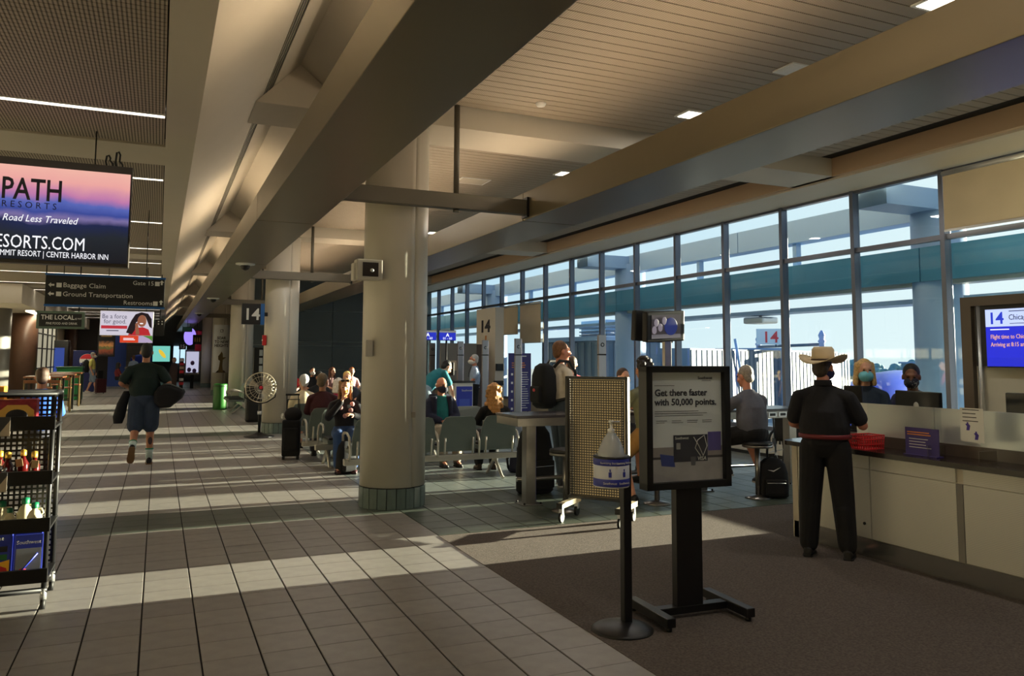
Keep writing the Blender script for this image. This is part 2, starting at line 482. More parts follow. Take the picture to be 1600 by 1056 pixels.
cnames = ['thick cream column nearest the camera with grey tiled foot', 'second cream column along the walkway behind the pedestal fan',
          'third cream column along the walkway behind the green bin', 'fourth cream column wrapped with the tall statue poster', 'fifth cream column far down the walkway']
for k in range(5): column(k, 8.72 + 9.14 * k, cnames[k])

# ---- window wall: mullions, transoms, panes
XW = 9.77
win = tag(thing('window_1', 'floor to ceiling window wall facing the apron', None, (XW, 0, 0)), None, None, None, 'structure')
MUL = [7.33 + 1.524 * k for k in range(-6, 16)]
mm = MB().bbox(-.13, 0, -.035, .035, .45, 4.21, .004).mesh('mullion', m_mull)
for y in MUL: obj('mullion', mm, win, (0, y, 0))
for a, c in ((.40, .47), (3.255, 3.325), (4.17, 4.22)):
    box(-.10, .0, MUL[0], MUL[-1], a, c).build('transom', m_mull, win)
pl = MB().box(-.004, .004, .035, 1.524 - .035, .47, 3.255).mesh('pane', m_glass)
pu = MB().box(-.004, .004, .035, 1.524 - .035, 3.325, 4.17).mesh('pane', m_glass)
for y in MUL[:-1]:
    obj('pane', pl, win, (-.04, y, 0)); obj('pane', pu, win, (-.04, y, 0))
struct('wall_window', box(XW - .02, XW + .12, -4, 57, -.3, .42), m_wallc, 'low wall under the windows')
struct('wall_window_far', box(XW - .05, XW + .1, 30.1, 57, 0, 4.6), m_slate, 'wall beyond the last window')
struct('wall_window_near', box(XW - .05, XW + .1, -4, MUL[0], 0, 4.6), m_wallc, 'wall beside the first window')
# heater boxes under the glass
m_heat = mat('heater_enamel', (190, 190, 182), .5)
for k, y in enumerate([8.9, 11.9]):
    t = thing('heater', ['cream grilled heater box under the window behind the stool sitter', 'cream grilled heater box under the window beyond the long table'][k], 'heater', (9.3, y, 0), 0, 'heaters under the windows')
    MB().bbox(0, .38, 0, 2.85, .06, .40, .012).build('cabinet', m_heat, t)
    for i in range(34): box(-.004, .01, .12 + .078*i, .165 + .078*i, .24, .33).build('grille_slot', m_black, t)
    box(.04, .34, .02, 2.8, 0, .06).build('plinth', m_black, t)
# roller blinds
m_blind = mat('roller_blind', (196, 182, 158), .8, var=.03, vscale=3)
def blind(label, y0, y1, z0, z1):
    t = thing('roller_blind', label, 'blind', (XW - .18, (y0 + y1)/2, z1), 0, 'roller blinds')
    h = (y1 - y0)/2
    box(0, .008, -h, h, z0 - z1, -.05).build('fabric', m_blind, t)
    MB().cyl((.0, -h, -.03), (.0, h, -.03), .035, n=12).build('roller', m_alu, t)
    box(-.008, .016, -h, h, z0 - z1 - .03, z0 - z1).build('hem_bar', m_alu, t)
blind('wide beige roller blind in the top corner over the gate counter', 5.88, 7.25, 3.37, 4.16)
blind('wide beige roller blind next to the corner, above the flight screen', 4.36, 5.72, 3.37, 4.16)
blind('left of the two beige roller blinds above the jet bridge doors', MUL[15] + .08, MUL[16] - .08, 2.35, 3.2)
blind('right of the two beige roller blinds above the jet bridge doors', MUL[14] + .08, MUL[15] - .08, 2.08, 3.2)
# ceiling downlights and the little fittings
m_down = emit('downlight_glow', (255, 240, 215), 6.0)
dl = [(5.55, 1.0, 'out by the near end of the ceiling'), (2.7, 2.2, 'near the walkway beam'), (2.75, 12.9, 'between the beams past the near column'), (2.75, 15.6, 'between the beams before the second column'), (5.6, 13.8, 'above the long window seats'), (5.6, 17.0, 'above the gate podium'), (5.6, 21.5, 'above the crowd'), (2.75, 22.5, 'above the dark seats'), (5.55, 4.17, 'farthest right'), (5.58, 5.77, 'second from right'), (5.55, 7.37, 'third from right, nearest the bulkhead'), (5.6, 10.6, 'beyond the bulkhead by the window beam')]
for x, y, w in dl:
    t = thing('downlight', 'square recessed ceiling downlight, ' + w, 'downlight', (x, y, 4.45), 0, 'square downlights')
    box(-.14, .14, -.14, .14, -.004, .012).build('trim', m_white, t)
    box(-.11, .11, -.11, .11, -.007, -.002).build('lens', m_down if y != 5.77 else m_white, t)
    if y != 5.77:
        ld = bpy.data.lights.new('downlight_lamp', 'AREA'); ld.size = .2; ld.energy = 16; ld.color = (1, .93, .83)
        lo = bpy.data.objects.new('lamp', ld); COL.objects.link(lo); lo.parent = t; lo.location = (0, 0, -.02)
t = thing('ceiling_hatch', 'square yellowish access hatch in the slatted ceiling beyond the near column', 'hatch', (4.5, 11.7, 4.455))
box(-.25, .25, -.2, .2, -.006, .01).build('frame', m_white, t); box(-.22, .22, -.17, .17, -.009, 0).build('door', m_cream, t)
t = thing('smoke_detector', 'round white smoke detector on the slatted ceiling', 'detector', (3.79, 7.75, 4.46))
MB().lathe([(.06, 0), (.06, -.012), (.045, -.035), (.01, -.04)]).build('housing', m_white, t)
for k, (x, y) in enumerate([(1.3, 14.2), (1.3, 23.0), (1.3, 31.2)]):
    t = thing('dome_camera', ['black dome security camera under the long beam, nearest', 'black dome security camera under the long beam, middle', 'black dome security camera under the long beam, farthest'][k], 'camera', (x, y, 3.22), 0, 'dome cameras')
    MB().lathe([(.16, 0), (.16, -.02), (.09, -.035)]).build('base_ring', m_white, t)
    MB().lathe([(.08, -.03), (.08, -.06), (.055, -.10), (.01, -.12)]).build('dome', m_black, t)
for k in range(6):  # unseen tubes and reflector added to brighten the ceiling between the beams
    t = thing('added_uplight', ['first', 'second', 'third', 'fourth', 'fifth', 'sixth'][k] + ' added unseen uplight tube on top of the window-side beam', 'uplight', (3.98, -1.6 + 4.57 * k, 3.56), 0, 'uplight tubes on the window-side beam')
    MB().cyl((0, 0, .04), (0, 4.5, .04), .015, n=10).build('tube', emit('beam_glow', (255, 226, 190), 24.0), t)
    box(-.05, .05, 0, 4.55, 0, .02).build('tray', m_white, t); box(.06, .07, 0, 4.55, 0, .09).build('reflector', m_white, t)
# unseen tubes added on top of the walkway beam to wash the vault
for k in range(6):
    t = thing('added_uplight', ['first', 'second', 'third', 'fourth', 'fifth', 'sixth'][k] + ' added unseen uplight tube on top of the walkway beam', 'uplight', (1.2, 4.6 + 9.14 * k - 2, 3.56), 0, 'uplight tubes on the beam')
    MB().cyl((0, 0, .05), (0, 3.2, .05), .02, n=10).build('tube', emit('cove_glow', (255, 228, 190), 30.0), t)
    box(-.05, .05, 0, 3.2, 0, .025).build('tray', m_white, t)
# ================================================================ OUTSIDE
m_tarmac = mat('tarmac', (150, 152, 150), .9, var=.08, vscale=.2)
tag(MB().box(9.95, 420, -260, 420, -4.9, -4.6).build('apron_ground', m_tarmac), 'grey concrete apron outside', None, None, 'structure')
m_teal = mat('teal_glazing', (54, 112, 146), .25, .1, var=.06, vscale=.8)
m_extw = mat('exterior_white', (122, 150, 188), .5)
can = tag(thing('exterior_canopy', 'steel canopy frame with teal glazed band outside the windows', None), None, None, None, 'structure')
for k in range(0, 4):
    y = 8.74 + 9.14 * k
    MB().cyl((11.4, y, -4.6), (11.4, y, 4.1), .40, n=28).build('canopy_column', m_extw, can)
    box(9.95, 11.6, y - .28, y + .28, 3.98, 4.3).build('cross_beam', m_extw, can)
    for q in (-3.05, 3.05): box(11.3, 11.42, y + q - .05, y + q + .05, 3.3, 3.95).build('thin_post', m_extw, can)
    a = y - 4.55
    box(10.98, 11.12, a + .01, a + 4.56, 2.86, 3.40).build('teal_panel', m_teal, can)
    box(10.98, 11.12, a + 4.58, a + 9.13, 2.86, 3.40).build('teal_panel', m_teal, can)
    box(11.2, 11.55, a + .01, a + 9.13, 3.88, 4.32).build('fascia_panel', m_extw, can)
box(11.4, 11.9, 3, 38, 2.55, 2.63).build('lower_flange', m_extw, can)
box(11.12, 11.4, 3, 38, 2.80, 2.86).build('gutter', mat('gutter_grey', (120, 128, 134), .5), can)
t = thing('exterior_lamp', 'grey shoebox lamp hung under the canopy outside', 'lamp', (11.75, 13.3, 2.55))
MB().bbox(-.22, .22, -.3, .3, -.17, -.03, .04).build('housing', m_alu, t); MB().cyl((0,0,-.03), (0,0,.0), .03).build('stem', m_alu, t)
# bridge head house and jet bridge
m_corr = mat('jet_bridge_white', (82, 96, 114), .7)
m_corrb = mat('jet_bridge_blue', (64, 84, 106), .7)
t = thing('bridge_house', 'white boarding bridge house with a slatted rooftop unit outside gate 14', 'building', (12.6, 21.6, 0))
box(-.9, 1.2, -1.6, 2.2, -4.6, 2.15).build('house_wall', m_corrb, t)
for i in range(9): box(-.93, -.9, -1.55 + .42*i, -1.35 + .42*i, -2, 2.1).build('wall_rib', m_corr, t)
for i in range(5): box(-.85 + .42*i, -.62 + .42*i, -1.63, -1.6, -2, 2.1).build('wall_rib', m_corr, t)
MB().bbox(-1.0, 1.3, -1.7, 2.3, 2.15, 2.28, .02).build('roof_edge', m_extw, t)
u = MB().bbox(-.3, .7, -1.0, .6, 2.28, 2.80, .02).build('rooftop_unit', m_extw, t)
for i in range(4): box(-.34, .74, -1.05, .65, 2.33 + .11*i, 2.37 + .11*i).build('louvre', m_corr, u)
A, B = Vector((15.0, 21.9, -.58)), Vector((26.5, 27.2, -.85))
ax = (B - A); L = ax.length; rz = math.atan2(ax.y, ax.x)
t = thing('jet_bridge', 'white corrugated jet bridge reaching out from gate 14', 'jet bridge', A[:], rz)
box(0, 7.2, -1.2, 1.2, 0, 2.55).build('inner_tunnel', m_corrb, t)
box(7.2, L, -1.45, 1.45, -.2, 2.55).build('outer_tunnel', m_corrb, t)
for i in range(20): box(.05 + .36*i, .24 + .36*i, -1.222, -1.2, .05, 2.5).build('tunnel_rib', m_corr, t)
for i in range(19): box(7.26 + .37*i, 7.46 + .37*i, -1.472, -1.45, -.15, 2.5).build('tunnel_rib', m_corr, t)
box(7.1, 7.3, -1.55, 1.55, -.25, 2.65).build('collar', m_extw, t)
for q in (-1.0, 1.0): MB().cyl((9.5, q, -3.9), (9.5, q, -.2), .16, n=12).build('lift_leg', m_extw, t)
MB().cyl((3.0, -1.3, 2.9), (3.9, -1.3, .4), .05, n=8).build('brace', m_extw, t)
m_swblue = mat('livery_blue', (48, 62, 172), .4); m_red = mat('livery_red', (214, 48, 60), .45); m_yel = mat('livery_yellow', (250, 190, 50), .45)
p = box(L - 1.35, L - .1, -1.58, -1.52, -.1, 2.35).build('logo_panel', m_swblue, t)
txt('Southwest', .27, (L - 1.31, -1.585, 1.55), m_white, p, FACE_Y, 'LEFT')
def heart(s, x, z, half):
    pts = []
    for i in range(21):
        a = PI * i / 20; pts.append((16*math.sin(a)**3, 13*math.cos(a) - 5*math.cos(2*a) - 2*math.cos(3*a) - math.cos(4*a)))
    pts = [(q[0]*half, q[1]) for q in pts]
    return [(x + q[0]*s, z + q[1]*s) for q in pts]
MB().prism([(L - 1.28, 1.05), (L - 1.18, 1.2), (L - .98, 1.2), (L - .72, .85), (L - .2, -.05), (L - .5, -.09), (L - .85, -.09), (L - 1.2, .45)], -1.587, -1.58).build('heart_red', m_red, p, fix=True)
MB().prism([(L - .72, .9), (L - .55, 1.22), (L - .3, 1.22), (L - .16, .95), (L - .2, .2)], -1.586, -1.58).build('heart_yellow', m_yel, p, fix=True)
for i, (x, y) in enumerate([(25.2, 28.7), (23.0, 22.7)]):
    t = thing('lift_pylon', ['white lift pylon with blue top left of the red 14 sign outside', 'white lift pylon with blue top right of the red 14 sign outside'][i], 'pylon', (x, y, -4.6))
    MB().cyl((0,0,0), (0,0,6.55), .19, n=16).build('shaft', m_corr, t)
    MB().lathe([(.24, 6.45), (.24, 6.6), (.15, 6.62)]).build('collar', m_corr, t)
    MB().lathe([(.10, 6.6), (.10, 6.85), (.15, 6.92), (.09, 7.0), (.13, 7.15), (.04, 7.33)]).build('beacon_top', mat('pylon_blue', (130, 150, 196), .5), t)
t = thing('pylon_crossbar', 'thin white crossbar between the two lift pylons', 'bar', (24.1, 25.7, 2.2))
MB().cyl((1.1, 3.0, .0), (-1.1, -3.0, .0), .06, n=8).build('bar', m_corr, t)
t = thing('gate_number_board', 'white board with a red 14 beside the jet bridge outside', 'sign', (24.05, 26.6, 2.26), R(-43))
box(-.6, .6, -.03, .03, 0, .68).build('board', mat('board_pale', (214, 222, 230), .6), t)
txt('14', .68, (-.36, -.035, .09), m_red, t, FACE_Y, bold=.01); MB().cyl((.2, .05, -.12), (.2, .05, .1), .04, n=8).build('stem', m_corr, t)
# aircraft
N, T_ = Vector((28.7, 27.4, -.78)), Vector((63.0, 39.2, -.78))
ax = T_ - N; rz = math.atan2(ax.y, ax.x)
t = thing('airliner', 'blue airliner parked beyond the windows with a striped tail', 'airplane', N[:], rz)
Lf = ax.length; prof = [(0, .05, -.5), (.8, .75, -.35), (2.0, 1.3, -.15), (4, 1.75, 0), (6.5, 1.88, 0), (24, 1.88, 0), (30, 1.4, .4), (Lf, .35, .9)]
rings = [[(x, r*math.cos(2*PI*i/24), dz + r*math.sin(2*PI*i/24)) for i in range(24)] for x, r, dz in prof]
m_fus = mat('fuselage_blue', (58, 84, 200), .25)
MB().loft(rings).build('fuselage', m_fus, t, fix=True)
MB().loft([[(27.5, y, 1.6), (34.2, y, 1.6), (36.3, y, 8.6), (33.9, y, 8.6)] for y in (-.12, .12)], True, False).build('tail_fin', mat('tail_blue', (70, 130, 210), .4), t, fix=True)
for i, (m_, a) in enumerate(((m_yel, 28.6), (m_red, 30.2))):
    MB().loft([[(a, y, 2.4), (a + 1.3, y, 2.4), (a + 5.4 , y, 8.3), (a + 4.6, y, 8.3)] for y in (-.14, .14)], True, False).build('tail_stripe', m_, t, fix=True)
for s in (-1, 1):
    MB().loft([[(12, s*1.2, -1.1), (18.5, s*1.2, -1.1), (18.5, s*1.2, -.8), (12, s*1.2, -.8)], [(20.5, s*15, -.1), (22, s*15, -.1), (22, s*15, 0), (20.5, s*15, 0)]], True, False).build('wing', m_extw, t, fix=True)
    MB().cyl((10.5, s*4.8, -1.9), (14, s*4.8, -1.9), .95, .7, n=18).build('engine', m_fus, t)
for i in range(28): MB().bbox(5.6 + .62*i, 5.85 + .62*i, -1.9, -1.8, .45, .82, .03).build('cabin_window', m_black, t)
for i, (x, z) in enumerate([(7.5, -.3), (9.3, .1), (11.2, -.4), (13, 0)]):
    MB().ell((x, -1.87, z), (.55, .04, .32)).build('white_marking', m_white, t)
MB().cyl((3, 0, -3.85), (3, 0, -1.4), .12).build('nose_gear', m_extw, t)
# distant tree line and low hangar
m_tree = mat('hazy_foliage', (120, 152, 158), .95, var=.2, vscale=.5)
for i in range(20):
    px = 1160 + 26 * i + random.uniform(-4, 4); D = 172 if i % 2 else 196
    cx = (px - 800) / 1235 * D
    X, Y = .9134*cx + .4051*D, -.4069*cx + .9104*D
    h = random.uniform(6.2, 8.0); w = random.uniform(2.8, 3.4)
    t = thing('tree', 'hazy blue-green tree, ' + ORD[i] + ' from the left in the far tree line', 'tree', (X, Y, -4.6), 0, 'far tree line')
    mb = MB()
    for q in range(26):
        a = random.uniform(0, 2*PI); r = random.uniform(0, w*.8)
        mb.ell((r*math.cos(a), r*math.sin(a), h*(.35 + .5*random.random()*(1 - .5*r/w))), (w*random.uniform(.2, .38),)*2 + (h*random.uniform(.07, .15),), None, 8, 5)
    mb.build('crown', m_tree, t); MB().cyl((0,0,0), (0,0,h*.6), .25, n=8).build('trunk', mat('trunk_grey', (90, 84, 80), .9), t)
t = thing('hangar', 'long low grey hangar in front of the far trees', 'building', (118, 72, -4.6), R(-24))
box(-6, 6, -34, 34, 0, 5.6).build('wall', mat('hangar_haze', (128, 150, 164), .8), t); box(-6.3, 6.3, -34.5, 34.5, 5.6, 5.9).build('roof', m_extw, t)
t = thing('radio_mast', 'thin lattice mast above the far trees', 'mast', (140, 92, -4.6))
for dx in (-.5, .5): MB().cyl((dx, 0, 0), (dx, 0, 10.2), .1, n=6).build('mast_leg', m_corr, t)
box(-1.0, 1.0, -.3, .3, 9.0, 9.2).build('platform', m_corr, t)

# added sun-striping fence across the apron, open between its panels, out of view
t = thing('sun_blocker', 'added unseen sun-shaping fence with gaps between its panels across the apron', 'blocker', (40, 0, -4.6))
for a, c in ((7.35, 8.3), (10.25, 10.85), (11.6, 12.38), (12.66, 13.66), (14.24, 14.64), (15.46, 16.36), (16.9, 17.84)):
    MB().bbox(0, .12, a, c, 0, 10.9 if 12.6 < a < 12.7 else 9.4, .02).build('panel', m_corrb, t)
for z in (.6, 3.0): box(.13, .2, 7.35, 17.84, z, z + .15).build('rail', m_corr, t)
# ================================================================ GATE COUNTER
m_rib = ribbed('ribbed_aluminium', (196, 194, 186), 2, .012, .25, .42, .25, .72)
m_top = mat('counter_top_dark', (38, 30, 28), .18)
t = thing('gate_counter', 'long ribbed aluminium gate counter with dark top', 'counter', (5.40, 5.72, 0))
box(.02, .68, -7.5, 0, .15, .83).build('carcass', m_cream, t)
box(.0, .68, -.0, .012, .0, .83).build('end_panel', m_cream, t)
for a, c in ((-.86, -.06), (-1.64, -.87), (-2.78, -1.70), (-3.6, -2.82), (-4.8, -3.64), (-6, -4.84)):
    box(.004, .022, a, c, .155, .715).build('front_panel', m_rib, t)
    box(.004, .022, a, c, .72, .828).build('upper_panel', m_rib, t)
box(.0, .02, -.055, .0, .0, .83).build('corner_post', m_cream, t)
box(.002, .018, -1.695, -1.645, .155, .715).build('divider', mat('divider_grey', (120, 116, 110), .5), t)
box(.0, .66, -7.5, 0, 0, .15).build('kick_plate', mat('kick_steel', (150, 148, 145), .22, .85), t)
MB().cyl((.004, -.80, .27), (-.006, -.80, .27), .012, n=12).build('lock', m_dark, t)
poly = [(-.05, -7.5), (.72, -7.5), (.72, .02)] + [(.335 + .385*math.cos(a), .02 + .16*math.sin(a)) for a in [PI*i/12 for i in range(1, 13)]]
MB().prism(poly, .832, .872, 'Z').build('worktop', m_top, t, fix=True)
# raised ledge and frosted glass
t = thing('transaction_ledge', 'dark raised ledge along the back of the gate counter', 'ledge', (5.74, 5.3, .872))
box(0, .38, -7, .3, 0, .09).build('ledge', mat('ledge_brown', (92, 80, 72), .4), t)
frost = bpy.data.materials.new('frosted_glass'); frost.use_nodes = True
fb = frost.node_tree.nodes['Principled BSDF']
fb.inputs['Base Color'].default_value = (.72, .74, .74, 1); fb.inputs['Roughness'].default_value = .35
fb.inputs['Transmission Weight'].default_value = .35; fb.inputs['Metallic'].default_value = .35
t = thing('privacy_screen', 'frosted glass screen standing on the counter ledge', 'screen', (5.76, 5.3, .962))
for a, c in ((-.78, -.0), (-2.35, -.79), (-5, -2.36)): box(0, .012, a, c, 0, .275).build('glass_panel', frost, t)
m_acr = clear('acrylic', (.95, .97, .97), .003, .03)
for k, (y0, y1, w) in enumerate([(4.30, 5.0, 'left clear acrylic sneeze guard on the counter'), (3.15, 3.98, 'right clear acrylic sneeze guard on the counter')]):
    t = thing('sneeze_guard', w, 'sneeze guard', (5.56, (y0+y1)/2, .872), 0, 'acrylic sneeze guards'); h = (y1-y0)/2
    MB().bbox(-.004, .004, -h, h, 0, .77, .003).build('sheet', m_acr, t)
    for s in (-1, 1): MB().bbox(-.10, .10, s*(h-.05)-.005, s*(h-.05)+.005, 0, .09, .003).build('foot', clear('acrylic_foot', (.9, .9, .88), .15, .1), t)
m_purple = mat('purple_card', (62, 48, 122), .5); m_ink = mat('ink_dark', (30, 30, 40), .6); m_oran = mat('ink_orange', (230, 140, 60), .6)
def lines(parent, x, y, z, w, n, dz, m, h=.006, rot='Y', jit=.3):
    for i in range(n):
        ww = w * (1 - jit * random.random())
        if rot == 'Y': box(x, x + ww, y - .001, y, z - dz*i, z - dz*i + h).build('print_line', m, parent)
        else: box(x - .001, x, y - ww, y, z - dz*i, z - dz*i + h).build('print_line', m, parent)
t = thing('counter_card', 'purple printed card standing on the counter ledge', 'sign', (5.50, 4.58, .873))
p = box(0, .006, -.30, 0, 0, .215).build('card', m_purple, t)
lines(p, 0, -.02, .175, .22, 2, .018, m_oran, .008, 'X'); lines(p, 0, -.035, .125, .2, 4, .022, m_white, .005, 'X')
box(-.03, .05, -.30, 0, -.0, .006).build('stand', m_purple, t)
t = thing('distance_notice', 'white notice with two little purple figures on the acrylic guard', 'notice', (5.548, 4.13, 1.015))
p = box(0, .003, -.185, 0, 0, .25).build('sheet', m_white, t)
lines(p, 0, -.02, .235, .14, 4, .028, m_ink, .006, 'X')
m_fig = mat('ink_purple', (70, 52, 150), .6)
for (yy, zz) in ((-.06, .085), (-.125, .02)):
    f = MB().prism([(yy-.012, zz), (yy+.012, zz), (yy+.006, zz+.03), (yy+.018, zz+.045), (yy+.006, zz+.05), (yy+.006, zz+.06), (yy-.006, zz+.06), (yy-.006, zz+.05), (yy-.02, zz+.035)], -.002, -.0002, 'X').build('figure', m_fig, p, fix=True)
t = thing('wire_basket', 'small red plastic basket on the gate counter', 'basket', (5.52, 4.99, .873))
m_bask = mat('basket_red', (214, 32, 42), .4)
for s in range(4):
    c, sn = [(0, -1), (1, 0), (0, 1), (-1, 0)][s]
    for i in range(9):
        q = -.11 + .0275*i
        x0, y0 = (q, sn*.08) if sn else (c*.115, q*.72)
        MB().cyl((x0, y0, .0), (x0*1.06, y0*1.06, .11), .004, n=6).build('basket_wire', m_bask, t)
for zz, k in ((.0, 1), (.04, 1.02), (.08, 1.04), (.112, 1.06)):
    MB().tube([(-.115*k, -.08*k, zz), (.115*k, -.08*k, zz), (.115*k, .08*k, zz), (-.115*k, .08*k, zz), (-.115*k, -.08*k, zz)], .006, 6).build('basket_ring', m_bask, t)
box(-.11, .11, -.077, .077, 0, .006).build('basket_floor', m_bask, t)
t = thing('tissue_box', 'small pale box on the end of the counter behind the hat wearer', 'box', (5.52, 5.6, .873))
MB().bbox(-.06, .06, -.1, .06, 0, .09, .006).build('carton', mat('pale_card', (214, 206, 190), .7), t); MB().bbox(-.03, .03, -.05, .02, .09, .12, .01).build('tissue', m_white, t)
def monitor(label, loc, rz, w=.52, h=.30, logo=True):
    t = thing('monitor', label, 'monitor', loc, rz)
    b = MB().bbox(-w/2, w/2, -.02, .02, .12, .12 + h, .01).build('housing', m_black, t)
    MB().ell((0, -.022, .12 + h*.55), (.035, .004, .035)).build('emblem', m_alu, b)
    MB().bbox(-.03, .03, .02, .05, .01, .2, .004).build('neck', m_dark, t); MB().bbox(-.12, .12, -.06, .1, 0, .015, .005).build('foot', m_dark, t)
    box(-w/2 + .01, w/2 - .01, .019, .0205, .13, .11 + h).build('panel', mat('screen_dark', (20, 24, 32), .15), t)
    return t
desk = thing('agent_desk', 'low desk behind the frosted screen of the gate counter', 'desk', (6.12, 5.3, 0))
box(0, .62, -7, 0, .74, .78).build('desktop', m_top, desk); box(.02, .1, -7, 0, 0, .74).build('modesty_panel', m_cream, desk)
monitor('wide black monitor seen from behind in front of the masked agent', (6.28, 5.08, .93), R(-102), .56, .29)
t = thing('monitor_riser', 'black riser under the middle counter monitor', 'stand', (6.3, 5.08, .78)); MB().bbox(-.12, .12, -.2, .2, 0, .15, .01).build('riser_block', m_black, t)
monitor('black monitor at the right edge of the picture behind the counter', (6.62, 4.26, .78), R(-80), .42, .45)
monitor('small black display just below the right edge monitor', (6.36, 4.36, .78), R(-88), .34, .23)
monitor('small dark screen between the hat wearer and the blonde agent', (5.90, 5.46, .962), R(-60), .16, .30)
# back wall unit with the flight screen
t = thing('screen_wall_unit', 'cream wall unit with dark frame behind the gate counter', 'wall unit', (8.0, 5.85, 0))
box(.02, .35, -6, 0, 0, 2.2).build('body', mat('unit_cream', (206, 200, 182), .5), t)
box(-.04, .37, -6, .02, 2.2, 2.30).build('header', mat('bronze_frame', (92, 84, 76), .35, .5), t)
box(-.04, .30, -.10, .02, 0, 2.2).build('jamb', mat('bronze_frame', (92, 84, 76), .35, .5), t)
MB().cyl((-.01, -.17, 0), (-.01, -.17, 2.2), .025, n=12).build('rail_pole', m_alu, t)
box(-.02, .02, -6, -.13, 1.56, 2.2).build('screen_recess', m_black, t)
t = thing('flight_screen', 'lit gate screen showing gate 14 and a Chicago flight', 'screen', (7.925, 5.56, 1.56))
MB().bbox(0, .05, -1.5, .01, -.01, .60, .006).build('bezel', m_black, t)
s1 = box(-.004, .002, -1.49, 0, .41, .59).build('header_field', emit('screen_white', (190, 205, 255), .9), t)
s2 = box(-.004, .002, -1.49, 0, 0, .408).build('body_field', emit('screen_blue', (38, 46, 205), .85), t)
e_blue = emit('screen_ink_blue', (40, 60, 200), .8); e_org = emit('screen_ink_orange', (225, 165, 130), .9); e_wh = emit('screen_ink_white', (235, 240, 255), 1.0)
txt('14', .17, (-.007, -.03, .44), e_blue, s1, FACE_X, bold=.003)
txt('Chicago (Midway)', .080, (-.007, -.25, .475), m_ink, s1, FACE_X, sx=.84)
lines(s1, -.006, -.255, .56, .26, 1, .02, m_ink, .008, 'X'); lines(s1, -.006, -.26, .435, .24, 1, .02, m_ink, .006, 'X')
lines(s2, -.006, -.05, .375, .27, 1, .02, e_wh, .010, 'X')
txt('Flight time to Chicago (Midway)', .062, (-.007, -.05, .285), e_org, s2, FACE_X, sx=.76)
txt('Arriving at 8:15 am.', .062, (-.007, -.05, .205), e_org, s2, FACE_X, sx=.76)

# ================================================================ STANDING SIGNS AND STANDS
t = thing('poster_stand', 'black framed poster stand advertising 50,000 points', 'sign stand', (3.12, 4.25, 0), R(-3))
m_fr = mat('frame_black', (14, 14, 16), .4)
for a, b, c, d in ((-.315, .315, 1.535, 1.575), (-.315, .315, .80, .845), (-.315, -.27, .80, 1.575), (.27, .315, .80, 1.575)):
    MB().bbox(a, b, -.05, .05, c, d, .004).build('frame_bar', m_fr, t)
box(-.3, .3, .0, .045, .81, 1.56).build('back_panel', m_fr, t)
MB().bbox(-.095, .095, -.03, .03, .045, .81, .004).build('post', m_fr, t)
MB().bbox(-.27, .30, -.035, .035, .03, .075, .004).build('cross_bar', m_fr, t)
for s in (-.27, .30): 
    f = MB().bbox(s - .03, s + .03, -.24, .24, .03, .085, .005).build('foot_bar', m_fr, t)
    for q in (-.21, .21): MB().cyl((s, q, 0), (s, q, .03), .018, n=10).build('glide', m_fr, f)
po = MB().box(-.27, .27, -.012, -.004, .845, 1.535).build('poster', mat('poster_grey', (218, 222, 224), .4, var=.02, vscale=2), t)
m_nav = mat('ink_navy', (28, 32, 52), .5)
txt('Get there faster', .060, (-.235, -.0135, 1.385), m_nav, po, bold=.0012)
txt('with 50,000 points.', .060, (-.235, -.0135, 1.325), m_nav, po, bold=.0012)
txt('Southwest', .026, (.09, -.0135, 1.49), m_nav, po); lines(po, .12, -.0125, 1.478, .08, 1, .01, m_nav, .003)
lines(po, -.235, -.0125, 1.448, .2, 1, .01, m_nav, .003)
lines(po, -.235, -.0125, 1.285, .4, 3, .014, m_nav, .003)
for q in range(4): lines(po, -.225 + .115*q, -.0125, 1.225, .085, 2, .012, m_nav, .003)
pic = box(-.27, .27, -.0135, -.012, .845, 1.06).build('picture_wall', mat('print_taupe', (150, 142, 140), .5, var=.1, vscale=8), po)
box(-.27, .27, -.0145, -.0135, .845, .985).build('picture_table', mat('print_table', (168, 164, 164), .5, var=.12, vscale=10), po)
box(-.27, .27, -.0142, -.0135, .985, 1.0).build('picture_shadow', mat('print_dark', (60, 56, 60), .5), po)
cd = MB().prism([(-.1, .965), (.155, .965), (.155, 1.135), (-.1, 1.135)], -.0160, -.0146).build('picture_card', m_nav, po, fix=True)
txt('Southwest', .024, (-.09, -.0165, 1.108), m_white, cd); txt('VISA', .034, (.075, -.0168, .972), m_white, cd, shear=.2)
box(-.08, -.05, -.0168, -.016, 1.045, 1.085).build('card_chip', m_alu, cd)
MB().prism([(-.19, .945), (-.09, .935), (-.1, 1.005), (-.2, 1.02)], -.0158, -.0146).build('picture_laptop', mat('print_blue', (40, 62, 140), .5), po, fix=True)
MB().prism([(.16, 1.03), (.26, 1.03), (.26, 1.15), (.16, 1.15)], -.0150, -.0136).build('picture_box', mat('print_violet', (84, 74, 150), .5), po, fix=True)
MB().prism([(.03, .94), (.06, .94), (.065, .995), (.025, .995)], -.0172, -.016).build('picture_cup', mat('print_grey', (90, 90, 96), .5), po, fix=True)
MB().tube([(.05, -.0165, 1.12), (.09, -.0165, 1.06), (.12, -.0165, 1.0), (.15, -.0165, 1.06), (.13, -.0165, 1.13), (.08, -.0165, 1.1), (.06, -.0165, 1.05), (.1, -.0165, 1.0)], .003, 5).build('picture_cable', m_white, po)
box(-.27, .27, -.024, -.021, .845, 1.535).build('cover_glass', clear('poster_glass', (.97, .98, .98), .05, .02), t)

